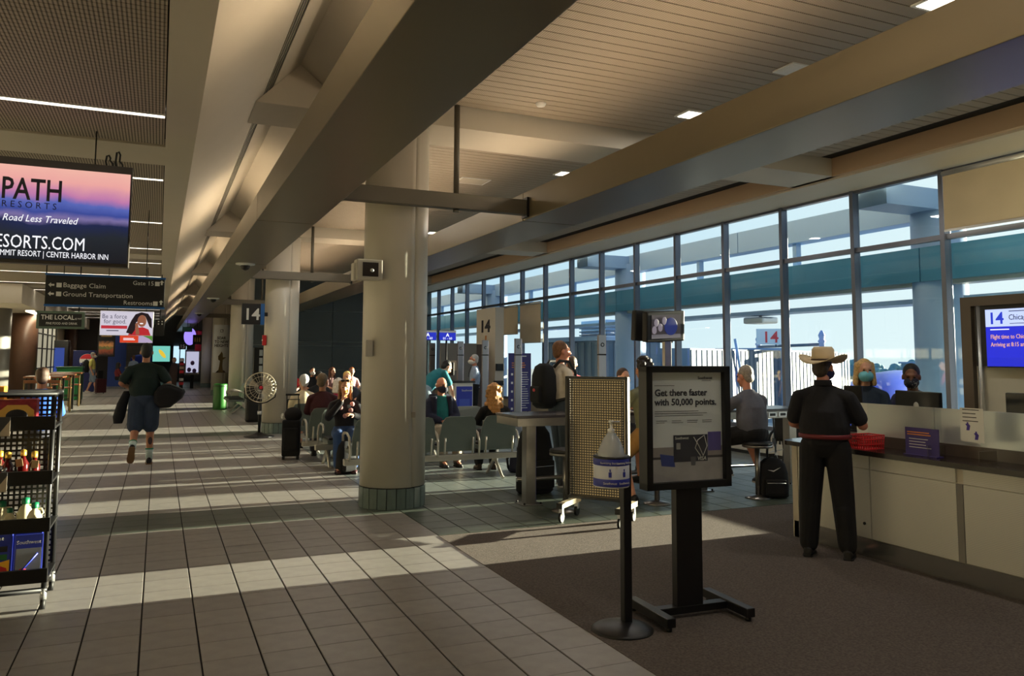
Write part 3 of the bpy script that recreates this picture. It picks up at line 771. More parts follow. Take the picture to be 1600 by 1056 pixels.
t = thing('sanitizer_stand', 'black hand sanitizer stand with blue and white wrapped bottle holder', 'sanitizer stand', (2.60, 4.19, 0))
MB().lathe([(.185, 0), (.185, .012), (.17, .022), (.11, .04), (.04, .052)], n=36).build('base', m_fr, t)
MB().bbox(-.0, .055, -.025, .025, .04, 1.03, .006).build('post', m_fr, t)
hold = MB().lathe([(.105, .86), (.108, .865), (.108, 1.035), (.1, 1.035), (.1, .87)], (-.09, -.03, 0), 32).build('holder', mat('wrap_white', (206, 208, 216), .45), t)
for z0, z1 in ((.868, .912), (.99, 1.03)): MB().lathe([(.109, z0), (.1098, z0 + .002), (.1098, z1 - .002), (.109, z1)], (-.09, -.03, 0), 32).build('blue_stripe', mat('wrap_blue', (42, 52, 150), .45), hold)
MB().lathe([(.1095, 1.028), (.1105, 1.03), (.1105, 1.04), (.099, 1.04)], (-.09, -.03, 0), 32).build('rim', m_fr, hold)
for a in (-125, -78):
    x, y = -.09 + .1105*math.cos(R(a)), -.03 + .1105*math.sin(R(a))
    MB().bbox(-.009, .009, -.001, .001, .925, .955, .0008).build('bottle_icon', mat('wrap_blue', (42, 52, 150), .45), hold, (x, y, 0), (0, 0, R(a + 90)))
    MB().bbox(-.004, .004, -.001, .001, .957, .972, .0008).build('pump_icon', mat('wrap_blue', (42, 52, 150), .45), hold, (x, y, 0), (0, 0, R(a + 90)))
    txt('Sanitizing Station', .017, (x*1.003, y*1.01, 1.002), m_white, hold, (PI/2, 0, R(a + 90)), 'CENTER', ext=.0006)
    txt('Southwest', .019, (x*1.003, y*1.01, .884), m_white, hold, (PI/2, 0, R(a + 90)), 'CENTER', ext=.0006)
bot = thing('sanitizer_bottle', 'clear pear-shaped sanitizer bottle with white pump on the black stand', 'bottle', (2.51, 4.16, .955))
gel = mat('gel_bottle', (212, 218, 222), .2); gel.node_tree.nodes['Principled BSDF'].inputs['Transmission Weight'].default_value = .35
MB().lathe([(.075, 0), (.082, .01), (.084, .09), (.075, .125), (.05, .18), (.03, .21), (.018, .225)], n=28).build('body', gel, bot)
MB().lathe([(.0845, .055), (.085, .056), (.085, .075), (.0845, .076)], n=28).build('label_band', m_white, bot)
pmp = MB().lathe([(.022, .222), (.022, .242), (.008, .246), (.008, .28), (.016, .282), (.016, .295)], n=16).build('pump', m_white, bot)
MB().cyl((0, 0, .288), (.06, 0, .284), .006, n=8).build('spout', m_white, pmp)

# wheeled mesh display board
t = thing('mesh_board', 'black wheeled mesh display board between poster stand and long table', 'display board', (4.06, 7.0, 0), R(-51))
w, z0, z1 = .335, .215, 1.44
for a, b, c, d in ((-w, w, z1 - .03, z1), (-w, w, z0, z0 + .03), (-w, -w + .03, z0, z1), (w - .03, w, z0, z1)):
    MB().bbox(a, b, -.035, .035, c, d, .004).build('frame_bar', m_fr, t)
for s in (-1, 1): box(s*(w - .06) - .008, s*(w - .06) + .008, .01, .03, z0, z1).build('inner_rail', m_alu, t)
def lattice(x0, x1, z0, z1, nx, nz, bw, y):
    xs = sorted([x0 + (x1-x0)*i/nx + s*bw/2 for i in range(nx+1) for s in (-1, 1)])
    zs = sorted([z0 + (z1-z0)*i/nz + s*bw/2 for i in range(nz+1) for s in (-1, 1)])
    mb = MB(); n = len(zs)
    vs = [(x, y, z) for x in xs for z in zs]
    fs = [(i*n+j, (i+1)*n+j, (i+1)*n+j+1, i*n+j+1) for i in range(len(xs)-1) for j in range(n-1) if not (i % 2 and j % 2)]
    return mb.add(vs, fs)
lattice(-w + .045, w - .045, z0 + .04, z1 - .04, 22, 46, .011, -.02).build('front_mesh', m_fr, t)
m_tan = bpy.data.materials.new('tan_backing'); m_tan.use_nodes = True
nn, ll = m_tan.node_tree.nodes, m_tan.node_tree.links
pb = nn['Principled BSDF']; pb.inputs['Base Color'].default_value = lin((118, 104, 84)); pb.inputs['Roughness'].default_value = .8
tr = nn.new('ShaderNodeBsdfTranslucent'); tr.inputs[0].default_value = lin((200, 170, 125)); mxs = nn.new('ShaderNodeMixShader'); mxs.inputs[0].default_value = .06
ll.new(pb.outputs[0], mxs.inputs[1]); ll.new(tr.outputs[0], mxs.inputs[2]); ll.new(mxs.outputs[0], nn['Material Output'].inputs[0])
lattice(-w + .045, w - .045, z0 + .04, z1 - .04, 22, 46, .020, .02).build('rear_mesh', m_tan, t)
for s in (-1, 1):
    f = MB().bbox(s*(w - .03) - .03, s*(w - .03) + .03, -.25, .25, .14, .19, .004).build('foot_bar', mat('foot_cream', (206, 192, 160), .45), t)
    for q in (-1, 1):
        MB().bbox(s*(w-.03)-.032, s*(w-.03)+.032, q*.25-.004, q*.25+.004, .137, .193, .002).build('end_cap', m_black, f)
        c = MB().bbox(s*(w-.03)-.02, s*(w-.03)+.02, q*.2-.02, q*.2+.02, .07, .14, .005).build('caster_fork', m_alu, f)
        MB().cyl((s*(w-.03)-.013, q*.2, .05), (s*(w-.03)+.013, q*.2, .05), .05, n=20).build('caster_wheel', m_black, c)

# ================================================================ LONG HIGH TABLE, STOOLS, TV POST
t = thing('high_table', 'long steel-edged high table with dark top reaching toward the windows', 'table', (3.64, 8.02, 0))
MB().bbox(0, 4.25, 0, .62, .955, .985, .004).build('tabletop', mat('table_dark', (52, 48, 54), .25), t)
MB().bbox(.01, 4.24, .01, .61, .865, .955, .003).build('apron', m_steel, t)
for x in (.20, 2.55, 4.0):
    lg = MB().bbox(x - .06, x + .06, .06, .18, .0, .87, .004).build('leg', m_steel, t)
    box(x + .061, x + .066, .07, .17, .02, .87).build('blue_edge', m_swblue, lg)
    pl_ = MB().bbox(x - .12, x + .12, .0, .24, 0, .012, .003).build('base_plate', m_steel, lg)
    for dx, dy in ((-.1, .02), (.1, .02), (-.1, .22), (.1, .22)): MB().cyl((x+dx, dy, .012), (x+dx, dy, .03), .012, n=6).build('bolt', m_dark, pl_)
MB().cyl((.2, .45, .22), (4.0, .45, .22), .025, n=12).build('foot_rail', m_steel, t)
for x in (3.55, 3.72): 
    so = box(x, x + .13, .002, .01, .885, .94).build('socket', m_alu, t); box(x + .02, x + .11, -.001, .004, .895, .93).build('socket_face', m_dark, so)
def stool(label, x, y, h=.66):
    t = thing('bar_stool', label, 'stool', (x, y, 0), 0, 'bar stools at the long table')
    MB().lathe([(.15, 0), (.15, .01), (.06, .03), (.03, .04)], n=28).build('base', m_steel, t)
    MB().cyl((0,0,.03), (0,0,h - .07), .03, n=16).build('pole', m_steel, t)
    MB().lathe([(.15, h - .075), (.175, h - .07), (.175, h - .045), (.16, h - .04)], n=28).build('seat_ring', m_steel, t)
    MB().lathe([(.17, h - .045), (.178, h - .03), (.17, h - .008), (.12, h), (.01, h)], n=28).build('cushion', m_black, t)
    return t
stool('steel bar stool left of the mesh board, nothing on it but a black bag beside', 4.03, 7.62)
stool('steel bar stool half hidden behind the poster stand', 5.18, 7.60)
stool('steel bar stool under the man in grey shirt', 6.50, 7.46)
t = thing('screen_post', 'twin-screen monitor on a steel post rising from the long table', 'screen post', (5.84, 8.32, .985))
MB().bbox(-.05, .05, -.03, .03, 0, 1.0, .004).build('post', m_steel, t); box(-.052, .052, -.032, .032, .50, .51).build('post_joint', m_dark, t)
for yy, a in ((-.12, R(2)), (.12, R(180))):
    h = MB().bbox(-.29, .29, -.05, .05, -.19, .19, .02).build('screen_housing', m_black, t, (-.13, yy, 1.04), (R(6) if yy < 0 else 0, R(-3), a))
    if yy < 0:
        q = box(-.22, .22, -.056, -.05, -.145, .145).build('picture', mat('tv_grey', (96, 92, 100), .3), h)
        box(-.22, .22, -.058, -.056, -.145, -.095).build('picture_bar', emit('tv_bar', (120, 115, 120), .5), q)
        MB().ell((.07, -.058, .0), (.1, .002, .11)).build('picture_figure', emit('tv_blue', (38, 50, 110), .6), q)
        for u in ((-.15, .05), (-.09, -.01), (-.18, -.04), (-.03, .07)): MB().ell((u[0], -.058, u[1]), (.035, .002, .05)).build('picture_shape', emit('tv_pale', (150, 140, 150), .5), q)

# ================================================================ BEAM SEATING
m_seat = mat('seat_shell_grey', (98, 108, 104), .42, var=.03, vscale=3)
m_pad = mat('seat_pad_black', (30, 32, 34), .6)
m_arm = mat('seat_alu', (196, 192, 182), .35, .6)
def back_outline():
    return [(-.255, 0), (.255, 0), (.262, .22), (.235, .40), (.20, .462), (.15, .475), (-.15, .475), (-.20, .462), (-.235, .40), (-.262, .22)]
def seat_row(label, x0, y, n, rz, legs=2, pitch=.59):
    t = thing('seat_row', label, 'seating', (x0, y, 0), rz, 'beam seating rows')
    for i in range(n):
        cx = pitch*(i + .5)
        b = MB().loft([[(cx + p[0], -.0 - .10*q[1] + q[0], .36 + q[1]*0 + p[1]) for p in back_outline()] for q in ((0, 0), (.028, 0))], True, False)
        b.v = [(v[0], v[1] - .20*(v[2] - .36) + .10*((v[0]-cx)/.26)**2*.4, v[2]) for v in b.v]
        bk = b.build('seat_back', m_seat, t, fix=True)
        MB().bbox(cx - .25, cx + .25, .03, .48, .36, .42, .02).build('seat_pan', m_seat, t)
        MB().bbox(cx - .23, cx + .23, .06, .46, .42, .45, .012).build('seat_pad', m_pad, t)
        for s in (-1, 1): MB().cyl((cx + s*.2, -.02, .33), (cx + s*.2, -.045, .55), .014, n=8).build('back_strut', m_arm, t)
    for i in range(n + 1):
        cx = pitch*i
        MB().tube([(cx, -.02, .30), (cx, -.03, .48), (cx, .03, .60), (cx, .16, .64), (cx, .33, .635), (cx, .40, .60), (cx, .40, .52)], .016, 8).build('armrest', m_arm, t)
    MB().bbox(-.06, pitch*n + .06, .02, .11, .24, .32, .01).build('beam', m_arm, t)
    for k in range(legs):
        cx = pitch*n*(k + .5)/legs if legs > 1 else pitch*n/2
        if legs == 2: cx = pitch*(.8 if k == 0 else n - .55)
        MB().tube([(cx, .06, .26), (cx, .12, .2), (cx, .3, .03), (cx, .34, .012)], .022, 8).build('leg', m_arm, t)
        MB().tube([(cx, .06, .26), (cx, .0, .2), (cx, -.2, .03), (cx, -.24, .012)], .022, 8).build('leg', m_arm, t)
    return t
seat_row('near row of grey beam seats, backs to the camera, beside the near column', 2.27, 10.18, 4, 0)
seat_row('row of grey seats facing the camera with the man in the navy jacket', 4.95, 12.15, 3, PI)
seat_row('single grey seat of the drinking woman beside the near column', 2.825, 12.15, 1, PI)
seat_row('row of grey seats behind the rolling suitcase, backs to the camera', 2.14, 12.62, 4, 0)
seat_row('row of grey seats facing the camera in the middle of the crowd', 5.2, 17.4, 4, PI)
seat_row('row of grey seats in the crowd with backs to the camera', 2.05, 13.9, 4, 0)
seat_row('farthest row of grey seats facing the camera before the slate wall', 6.3, 24.6, 5, PI)
seat_row('row of dark seats beyond the second column beside the green bin', 2.3, 23.6, 3, PI/2)
# ================================================================ WALKWAY SIGNS
def picture_mat(name, stops, strength, axis='Z', z0=0., z1=1., noise=.25, nscale=4.):
    """Printed landscape: colour bands by height, edges broken with noise."""
    m = bpy.data.materials.new(name); m.use_nodes = True
    n, l = m.node_tree.nodes, m.node_tree.links; b = n['Principled BSDF']
    tc = n.new('ShaderNodeTexCoord'); sp = n.new('ShaderNodeSeparateXYZ'); l.new(tc.outputs['Object'], sp.inputs[0])
    nz = n.new('ShaderNodeTexNoise'); nz.inputs['Scale'].default_value = nscale; nz.inputs['Detail'].default_value = 6; l.new(tc.outputs['Object'], nz.inputs['Vector'])
    mp = n.new('ShaderNodeMapRange'); mp.inputs[1].default_value = z0; mp.inputs[2].default_value = z1; l.new(sp.outputs[axis], mp.inputs[0])
    ad = n.new('ShaderNodeMath'); ad.operation = 'MULTIPLY_ADD'; l.new(nz.outputs['Fac'], ad.inputs[0]); ad.inputs[1].default_value = noise; l.new(mp.outputs[0], ad.inputs[2])
    su = n.new('ShaderNodeMath'); su.operation = 'SUBTRACT'; su.inputs[1].default_value = noise * .5; l.new(ad.outputs[0], su.inputs[0])
    rp = n.new('ShaderNodeValToRGB'); l.new(su.outputs[0], rp.inputs[0])
    els = rp.color_ramp.elements
    els[0].position, els[0].color = stops[0][0], lin(stops[0][1]); els[1].position, els[1].color = stops[-1][0], lin(stops[-1][1])
    for p, c in stops[1:-1]: e = els.new(p); e.color = lin(c)
    l.new(rp.outputs[0], b.inputs['Emission Color']); b.inputs['Emission Strength'].default_value = strength
    b.inputs['Base Color'].default_value = (.02, .02, .02, 1); b.inputs['Roughness'].default_value = .35
    return m
t = thing('advert_screen', 'large hanging lit advert with sunset lake picture for a resort', 'advert', (0, 8.0, 2.46))
MB().bbox(-2.35, -.285, 0, .12, -.03, .90, .006).build('casing', mat('casing_dark', (52, 46, 40), .5), t)
pic = box(-2.33, -.30, -.006, 0, 0, .83).build('landscape', picture_mat('sunset_print', [(0, (10, 14, 26)), (.26, (26, 34, 44)), (.40, (18, 32, 74)), (.47, (120, 108, 160)), (.53, (52, 70, 150)), (.62, (84, 100, 180)), (.70, (190, 120, 170)), (.85, (235, 165, 160)), (1, (240, 180, 165))], .75, 'Z', 0, .83, .22, 2.6), t)
e_w = emit('advert_white', (240, 240, 245), .85)
txt('PATH', .27, (-1.31, -.009, .53), m_ink, pic, sx=.70, bold=.004)
txt('R E S O R T S', .080, (-1.30, -.009, .455), m_ink, pic, sx=.92)
txt('The Road Less Traveled', .086, (-.715, -.009, .335), e_w, pic, align='RIGHT', shear=.28, sx=.84)
txt('RESORTS.COM', .165, (-.64, -.009, .10), e_w, pic, align='RIGHT', sx=.70)
txt('SUMMIT RESORT | CENTER HARBOR INN', .072, (-.45, -.009, .03), e_w, pic, align='RIGHT', sx=.68)
for x in (-2.0, -.6): MB().cyl((x, .06, .9), (x, .06, 1.22), .006, n=8).build('hanger', m_dark, t)
for x, z in ((-.50, 1.00), (-.42, 1.04)): MB().tube([(x, .04, .89), (x - .012, .03, .94), (x - .004, .02, z - .01), (x + .012, .03, z), (x + .024, .05, z - .02), (x + .02, .06, .96), (x + .045, .05, .93), (x + .05, .04, .89)], .009, 6).build('cable', m_black, t)

t = thing('direction_sign', 'black hanging direction sign with white arrows to baggage claim and restrooms', 'sign', (0, 12.0, 2.29))
MB().bbox(-1.40, .04, 0, .12, .012, .40, .004).build('panel', m_black, t)
m_trimb = mat('sign_blue', (32, 92, 160), .4)
for a, c in ((-.012, .014), (.398, .425)): box(-1.41, .05, -.002, .122, a, c).build('blue_edge', m_trimb, t)
m_sgn = mat('sign_white', (214, 214, 210), .5)
txt('Baggage Claim', .088, (-1.20, -.003, .245), m_sgn, t); txt('Ground Transportation', .088, (-1.20, -.003, .125), m_sgn, t)
txt('Gate 15', .082, (-.365, -.003, .31), m_sgn, t); txt('Restrooms', .082, (-.47, -.003, .035), m_sgn, t)
def arrow(x, z, d, s=.035):
    if d == 'L': pts = [(0, 0), (.9, .9), (.9, .35), (2, .35), (2, -.35), (.9, -.35), (.9, -.9)]
    else: pts = [(0, 0), (-.9, -.9), (-.35, -.9), (-.35, -2), (.35, -2), (.35, -.9), (.9, -.9)]
    MB().prism([(x + p[0]*s, z + p[1]*s) for p in pts], -.004, -.0005).build('arrow', m_sgn, t, fix=True)
for z in (.27, .152): arrow(-1.37, z, 'L'); pi_ = box(-1.275, -1.215, -.004, -.0005, z - .03, z + .03).build('pictogram', m_sgn, t)
for z in (.385, .11): arrow(-.0, z, 'U', .032); 
for x, z in ((-.085, .305), (-.10, .03)): box(x, x + .058, -.004, -.0005, z, z + .06).build('pictogram', m_sgn, t)
for x in (-1.2, -.2): MB().cyl((x, .06, .42), (x, .06, 1.37), .005, n=8).build('hanger', m_dark, t)
t = thing('restaurant_sign', 'dark green framed sign of the local food and drink bar', 'sign', (0, 18.0, 2.16))
MB().bbox(-2.23, -1.39, 0, .1, 0, .35, .01).build('frame', mat('sign_green', (84, 104, 90), .6), t); box(-2.18, -1.44, -.006, 0, .045, .305).build('board', m_black, t)
txt('THE LOCAL', .125, (-2.15, -.009, .185), m_sgn, t, sx=.88, bold=.002); txt('@ MHT', .045, (-1.56, -.009, .19), m_sgn, t, sx=.8)
txt('FINE FOOD AND DRINK', .064, (-2.06, -.009, .085), m_sgn, t, sx=.78)
for x in (-2.1, -1.5): MB().cyl((x, .05, .35), (x, .05, 1.5), .012, n=6).build('hanger', m_dark, t)
t = thing('portrait_advert', 'white lit advert reading be a force for good with smiling portrait', 'advert', (0, 20.0, 2.10))
MB().bbox(-1.24, -.14, 0, .1, -.01, .55, .004).build('casing', m_white, t)
for x in (-1.1, -.3): MB().cyl((x, .05, .55), (x, .05, 1.57), .008, n=6).build('hanger', m_dark, t)
p = box(-1.23, -.15, -.006, 0, 0, .54).build('print', emit('advert_pale', (206, 200, 214), .75), t)
m_gtx = emit('advert_ink', (96, 92, 120), .4)
txt('Be a force', .145, (-1.20, -.009, .375), m_gtx, p, sx=.85); txt('for good.', .145, (-1.16, -.009, .262), m_gtx, p, sx=.85)
box(-1.21, -.68, -.008, -.006, .145, .215).build('red_band', emit('advert_red', (205, 52, 66), .6), p); lines(p, -1.1, -.007, .09, .28, 1, .02, m_gtx, .02)
por = MB()
MB().prism([(-.66, .0), (-.60, .10), (-.50, .17), (-.36, .19), (-.24, .14), (-.19, 0)], -.009, -.006).build('portrait_top', emit('advert_dress', (200, 40, 50), .6), p, fix=True)
MB().prism([(-.70, .06), (-.58, .02), (-.52, .12), (-.50, .30), (-.30, .40), (-.22, .20), (-.17, .16), (-.18, .38), (-.26, .50), (-.40, .53), (-.52, .48), (-.60, .34), (-.66, .18)], -.010, -.006).build('portrait_hair', emit('advert_hair', (36, 22, 30), .5), p, fix=True)
MB().ell((-.38, -.013, .33), (.095, .002, .135)).build('portrait_face', emit('advert_skin', (160, 100, 74), .6), p)
MB().ell((-.39, -.015, .27), (.038, .002, .014)).build('portrait_smile', e_w, p)
MB().prism([(-.50, .02), (-.42, .02), (-.45, .2), (-.47, .3), (-.52, .26)], -.013, -.011).build('portrait_hand', emit('advert_skin', (160, 100, 74), .6), p, fix=True)
t2 = thing('advert_strip', 'small red and green advert strip under the portrait advert', 'advert', (0, 20.0, 1.93))
box(-.82, -.14, 0, .1, 0, .165).build('casing', m_white, t2); box(-.82, -.44, -.006, 0, .005, .16).build('red_field', emit('advert_orange', (226, 70, 40), .65), t2)
box(-.44, -.15, -.006, 0, .005, .16).build('lilac_field', emit('advert_lilac', (190, 170, 205), .65), t2); lines(t2, -.75, -.006, .09, .24, 2, .03, e_w, .016)
for x in (-.7, -.25): MB().cyl((x, .05, .16), (x, .05, .185), .01, n=6).build('hanger', m_dark, t2)
MB().prism([(-.35, .16), (-.15, .16), (-.15, .04), (-.22, .10)], -.009, -.006).build('green_swoosh', emit('advert_green', (92, 150, 60), .6), t2, fix=True)
t = thing('small_direction_sign', 'small black hanging sign right of the portrait advert', 'sign', (0, 21.2, 2.13))
MB().bbox(-.10, .10, 0, .1, 0, .40, .004).build('panel', m_black, t)
for x in (-.05, .03):
    for z in (.27, .33): box(x, x + .03, -.003, 0, z, z + .03).build('pictogram', m_sgn, t)
MB().cyl((0, .05, .4), (0, .05, 1.5), .012, n=6).build('hanger', m_dark, t)
t = thing('gate_number_sign', 'black gate 14 blade sign with blue edge by the second column', 'sign', (0, 17.55, 2.31))
MB().bbox(1.57, 1.95, 0, .1, 0, .44, .004).build('panel', m_black, t); MB().bbox(1.95, 2.03, -.005, .105, -.005, .445, .004).build('blue_edge', m_trimb, t)
txt('14', .34, (1.60, -.003, .10), m_sgn, t, bold=.006); box(2.0, 2.1, .03, .07, .18, .26).build('bracket', m_dark, t)
t = thing('far_gate_sign', 'small black hanging gate 15 sign far down the walkway', 'sign', (0, 45.0, 2.0))
MB().bbox(.95, 1.30, 0, .08, 0, .33, .004).build('panel', m_black, t); txt('15', .25, (.99, -.004, .08), m_sgn, t, bold=.004); MB().cyl((1.1, .04, .33), (1.1, .04, 1.66), .015, n=6).build('hanger', m_dark, t)
t = thing('restroom_sign', 'black square restroom sign with figures hanging far down the walkway', 'sign', (0, 40.0, 2.2))
MB().bbox(1.43, 1.82, 0, .08, 0, .45, .004).build('panel', m_black, t)
for i in range(3): 
    f = MB().bbox(1.50 + .1*i, 1.55 + .1*i, -.006, 0, .12, .27, .002).build('figure', mat('sign_gold', (190, 160, 90), .5), t); MB().ell((1.525 + .1*i, -.004, .30), (.022, .004, .022)).build('figure_head', mat('sign_gold', (190, 160, 90), .5), f)
MB().cyl((1.6, .04, .45), (1.6, .04, 1.5), .015, n=6).build('hanger', m_dark, t)
t = thing('teal_sign', 'small teal hanging sign above the restroom sign', 'sign', (1.12, 38.0, 2.72))
box(-.2, .2, 0, .06, 0, .22).build('casing', m_dark, t); box(-.18, .18, -.004, 0, .02, .20).build('face', mat('teal_face', (60, 130, 124), .5), t)
MB().cyl((0, .03, .22), (0, .03, .83), .01, n=6).build('hanger', m_dark, t)
t = thing('balloon_lamp', 'purple glowing globe lamp hanging by the far restroom sign', 'lamp', (1.35, 41.5, 2.35)); 
MB().ell((0, 0, .25), (.28, .28, .42)).build('globe', emit('purple_glow', (150, 130, 240), 1.0), t); MB().cyl((0,0,.6), (0,0,1.3), .01, n=6).build('cord', m_dark, t)
t = thing('pendant_banner', 'red hanging banner beside the purple globe lamp', 'banner', (1.75, 41.8, 1.9)); box(-.14, .14, -.01, .01, 0, 1.0).build('cloth', mat('banner_red', (190, 40, 40), .7), t); MB().cyl((-.16,0,1), (.16,0,1), .015, n=6).build('rod', m_dark, t); MB().cyl((0,0,1), (0,0,2.6), .008, n=6).build('cord', m_dark, t)

# box on the near column, small plates
t = thing('wall_speaker', 'beige square speaker box mounted on the near column', 'speaker', (2.05, 8.36, 2.45))
MB().bbox(-.16, .12, -.06, .10, 0, .22, .012).build('housing', m_colp, t); box(-.10, .07, -.068, -.058, .035, .185).build('grille', mat('grille_brown', (44, 34, 30), .6), t)
MB().ell((.0, -.07, .1), (.02, .004, .02)).build('emblem', m_alu, t); MB().bbox(-.19, -.15, -.03, .1, -.01, .18, .01).build('bracket', m_colp, t)
t = thing('switch_plate', 'small square plate low on the near column', 'plate', (2.56, 8.375, 1.0), R(20)); MB().bbox(-.02, .02, -.008, .012, -.03, .03, .003).build('plate', mat('plate_grey', (150, 142, 128), .5), t)
t = thing('card_reader', 'cream switch box on the far side of the near column', 'box', (2.10, 8.52, 1.72)); MB().bbox(-.06, .02, -.05, .05, -.09, .09, .008).build('case', m_colp, t)
t = thing('fire_alarm', 'small red fire alarm on the second column', 'alarm', (2.08, 17.73, 1.95)); MB().bbox(-.06, .02, -.05, .05, -.08, .14, .01).build('case', mat('alarm_red', (180, 20, 24), .4), t); MB().ell((-.06, -.03, .03), (.02, .02, .02)).build('strobe', m_white, t)

# poster wrapped on the fourth column
t = thing('column_poster', 'tall grey poster with statue saying soar to new heights', 'poster', (2.43, 36.14, 0))
pts = [R(-150 + 120*i/16) for i in range(17)]
outl = [(.375*math.cos(a), .375*math.sin(a)) for a in pts] + [(.366*math.cos(a), .366*math.sin(a)) for a in reversed(pts)]
MB().prism(outl, .95, 2.98, 'Z').build('sheet', mat('poster_pale', (216, 220, 224), .55), t, fix=True)
for s, z in (('SOAR', 2.36), ('TO NEW', 2.20), ('HEIGHTS', 2.04)): txt(s, .17, (-.02, -.385, z), m_ink, t, align='CENTER', sx=.8, bold=.004)
MB().tube([(-.02 + .07*math.cos(2*PI*i/4 + PI/4), -.382, 2.72 + .07*math.sin(2*PI*i/4 + PI/4)) for i in range(5)], .012, 5).build('emblem', m_ink, t)
m_statue = mat('print_statue', (96, 78, 40), .6)
MB().prism([(-.12, .97), (.08, .97), (.05, 1.25), (.06, 1.5), (.2, 1.6), (.06, 1.6), (.05, 1.75), (0, 1.85), (-.05, 1.75), (-.13, 1.65), (-.12, 1.5), (-.05, 1.45), (-.08, 1.2)], -.388, -.376).build('statue_print', m_statue, t, fix=True)
MB().prism([(-.22, .95), (.2, .95), (.12, 1.05), (-.12, 1.06)], -.387, -.376).build('rock_print', mat('print_rock', (60, 44, 36), .7), t, fix=True)

# ================================================================ SNACK RACK AND ITS GOODS
RX0, RX1, RY = -1.62, -.60, 6.0
t = thing('snack_rack', 'black wheeled wire rack of souvenirs at the left edge', 'rack', (0, RY, 0))
for x in (RX0 + .02, RX1 - .02):
    for y0, y1 in ((0, .04), (.45, .40)):
        p = MB().tube([(x, y0, .12), (x, y1, 1.37)], .016, 8).build('post', m_fr, t)
    for y in (0, .45):
        c = MB().cyl((x, y, .06), (x, y, .13), .02, n=10).build('caster_stem', m_alu, t); MB().cyl((x - .014, y, .035), (x + .014, y, .035), .035, n=16).build('caster_wheel', m_black, c)
SH = [1.17, .82, .52, .20]
for z in SH:
    MB().bbox(RX0, RX1, -.02, .0, z - .03, z + .06, .004).build('shelf_lip', m_fr, t)
    box(RX0, RX1, 0, .42, z - .02, z - .005).build('shelf', m_fr, t)
    lattice(RX0 + .03, RX1 - .03, z + .01, z + (.17 if z > 1 else .29), 28, 5 if z > 1 else 8, .014, .43).build('back_mesh', m_fr, t)
for y, z in ((.04, 1.37), (.40, 1.37), (0, .12), (.45, .12), (.2, .16)): MB().cyl((RX0, y, z), (RX1, y, z), .018, n=8).build('rail', m_fr, t)
for x in (RX0 + .02, RX1 - .02): MB().cyl((x, .04, 1.37), (x, .40, 1.37), .018, n=8).build('side_rail', m_fr, t)
m_bxr = mat('box_crimson', (150, 36, 52), .5, var=.25, vscale=40); m_bxy = mat('box_yellow', (226, 176, 86), .5)
for k, (x, w) in enumerate([(-1.10, .18), (-.83, .22), (-1.33, .2)]):
    g = thing('treat_box', ['crimson and gold biscuit box, middle of the top shelf', 'crimson and gold biscuit box at the right end of the top shelf', 'crimson and gold biscuit box, left on the top shelf'][k], 'box', (x, RY + .12, SH[0] - .004), 0, 'biscuit boxes on the top shelf')
    MB().bbox(-w/2, w/2, -.06, .06, 0, .17, .003).build('carton', m_bxr, g)
    MB().prism([(-w*.44, .012), (w*.44, .012), (w*.44, .10), (w*.25, .135), (-w*.25, .135), (-w*.44, .10)], -.063, -.06).build('label', m_bxy, g, fix=True)
    MB().ell((0, -.064, .065), (w*.28, .002, .042)).build('window', m_ink, g)
g = thing('gift_box', 'orange box lying behind the biscuit boxes', 'box', (-1.03, RY + .28, SH[0] - .004)); MB().bbox(-.13, .10, -.06, .06, 0, .25, .004).build('carton', mat('box_orange', (226, 150, 40), .5), g); box(-.1, -.02, -.062, -.06, .16, .23).build('label', m_white, g)
m_syr = mat('syrup_red', (74, 14, 14), .12); m_gold = mat('gold_foil', (226, 180, 80), .3, .6)
for k, (x, y) in enumerate([(-.72, .09), (-.80, .22), (-.87, .10), (-.93, .20), (-.99, .09), (-1.06, .2), (-1.12, .09), (-1.2, .12)]):
    g = thing('syrup_bottle', 'dark red gold-capped syrup bottle, ' + ORD[k] + ' from the right on the second shelf', 'bottle', (x, RY + y, SH[1] - .004), 0, 'syrup bottles on the second shelf')
    MB().lathe([(.03, 0), (.034, .01), (.034, .09), (.014, .125), (.013, .145)], n=14).build('glass', m_syr, g)
    MB().lathe([(.018, .14), (.019, .145), (.018, .175), (.005, .182)], n=12).build('cap', m_gold, g)
    MB().bbox(-.02, .02, -.003, .0, .075, .125, .001).build('tag', mat('kraft_tag', (190, 160, 120), .8), g, (0, -.036, 0), (0, R(random.uniform(-30, 30)), 0))
g = thing('bow', 'silver gift bow among the syrup bottles', 'bow', (-.90, RY + .035, SH[1] + .05))
for i in range(8):
    a = 2*PI*i/8; MB().ell((.028*math.cos(a), 0, .028*math.sin(a)), (.022, .012, .012), (Vector((math.cos(a), 0, math.sin(a))), Vector((0, 1, 0)), Vector((-math.sin(a), 0, math.cos(a)))), 8, 6).build('loop', mat('silver_foil', (220, 222, 230), .15, .9), g)
m_jug = mat('jug_cream', (222, 210, 178), .4); m_cap = mat('cap_green', (14, 110, 74), .4)
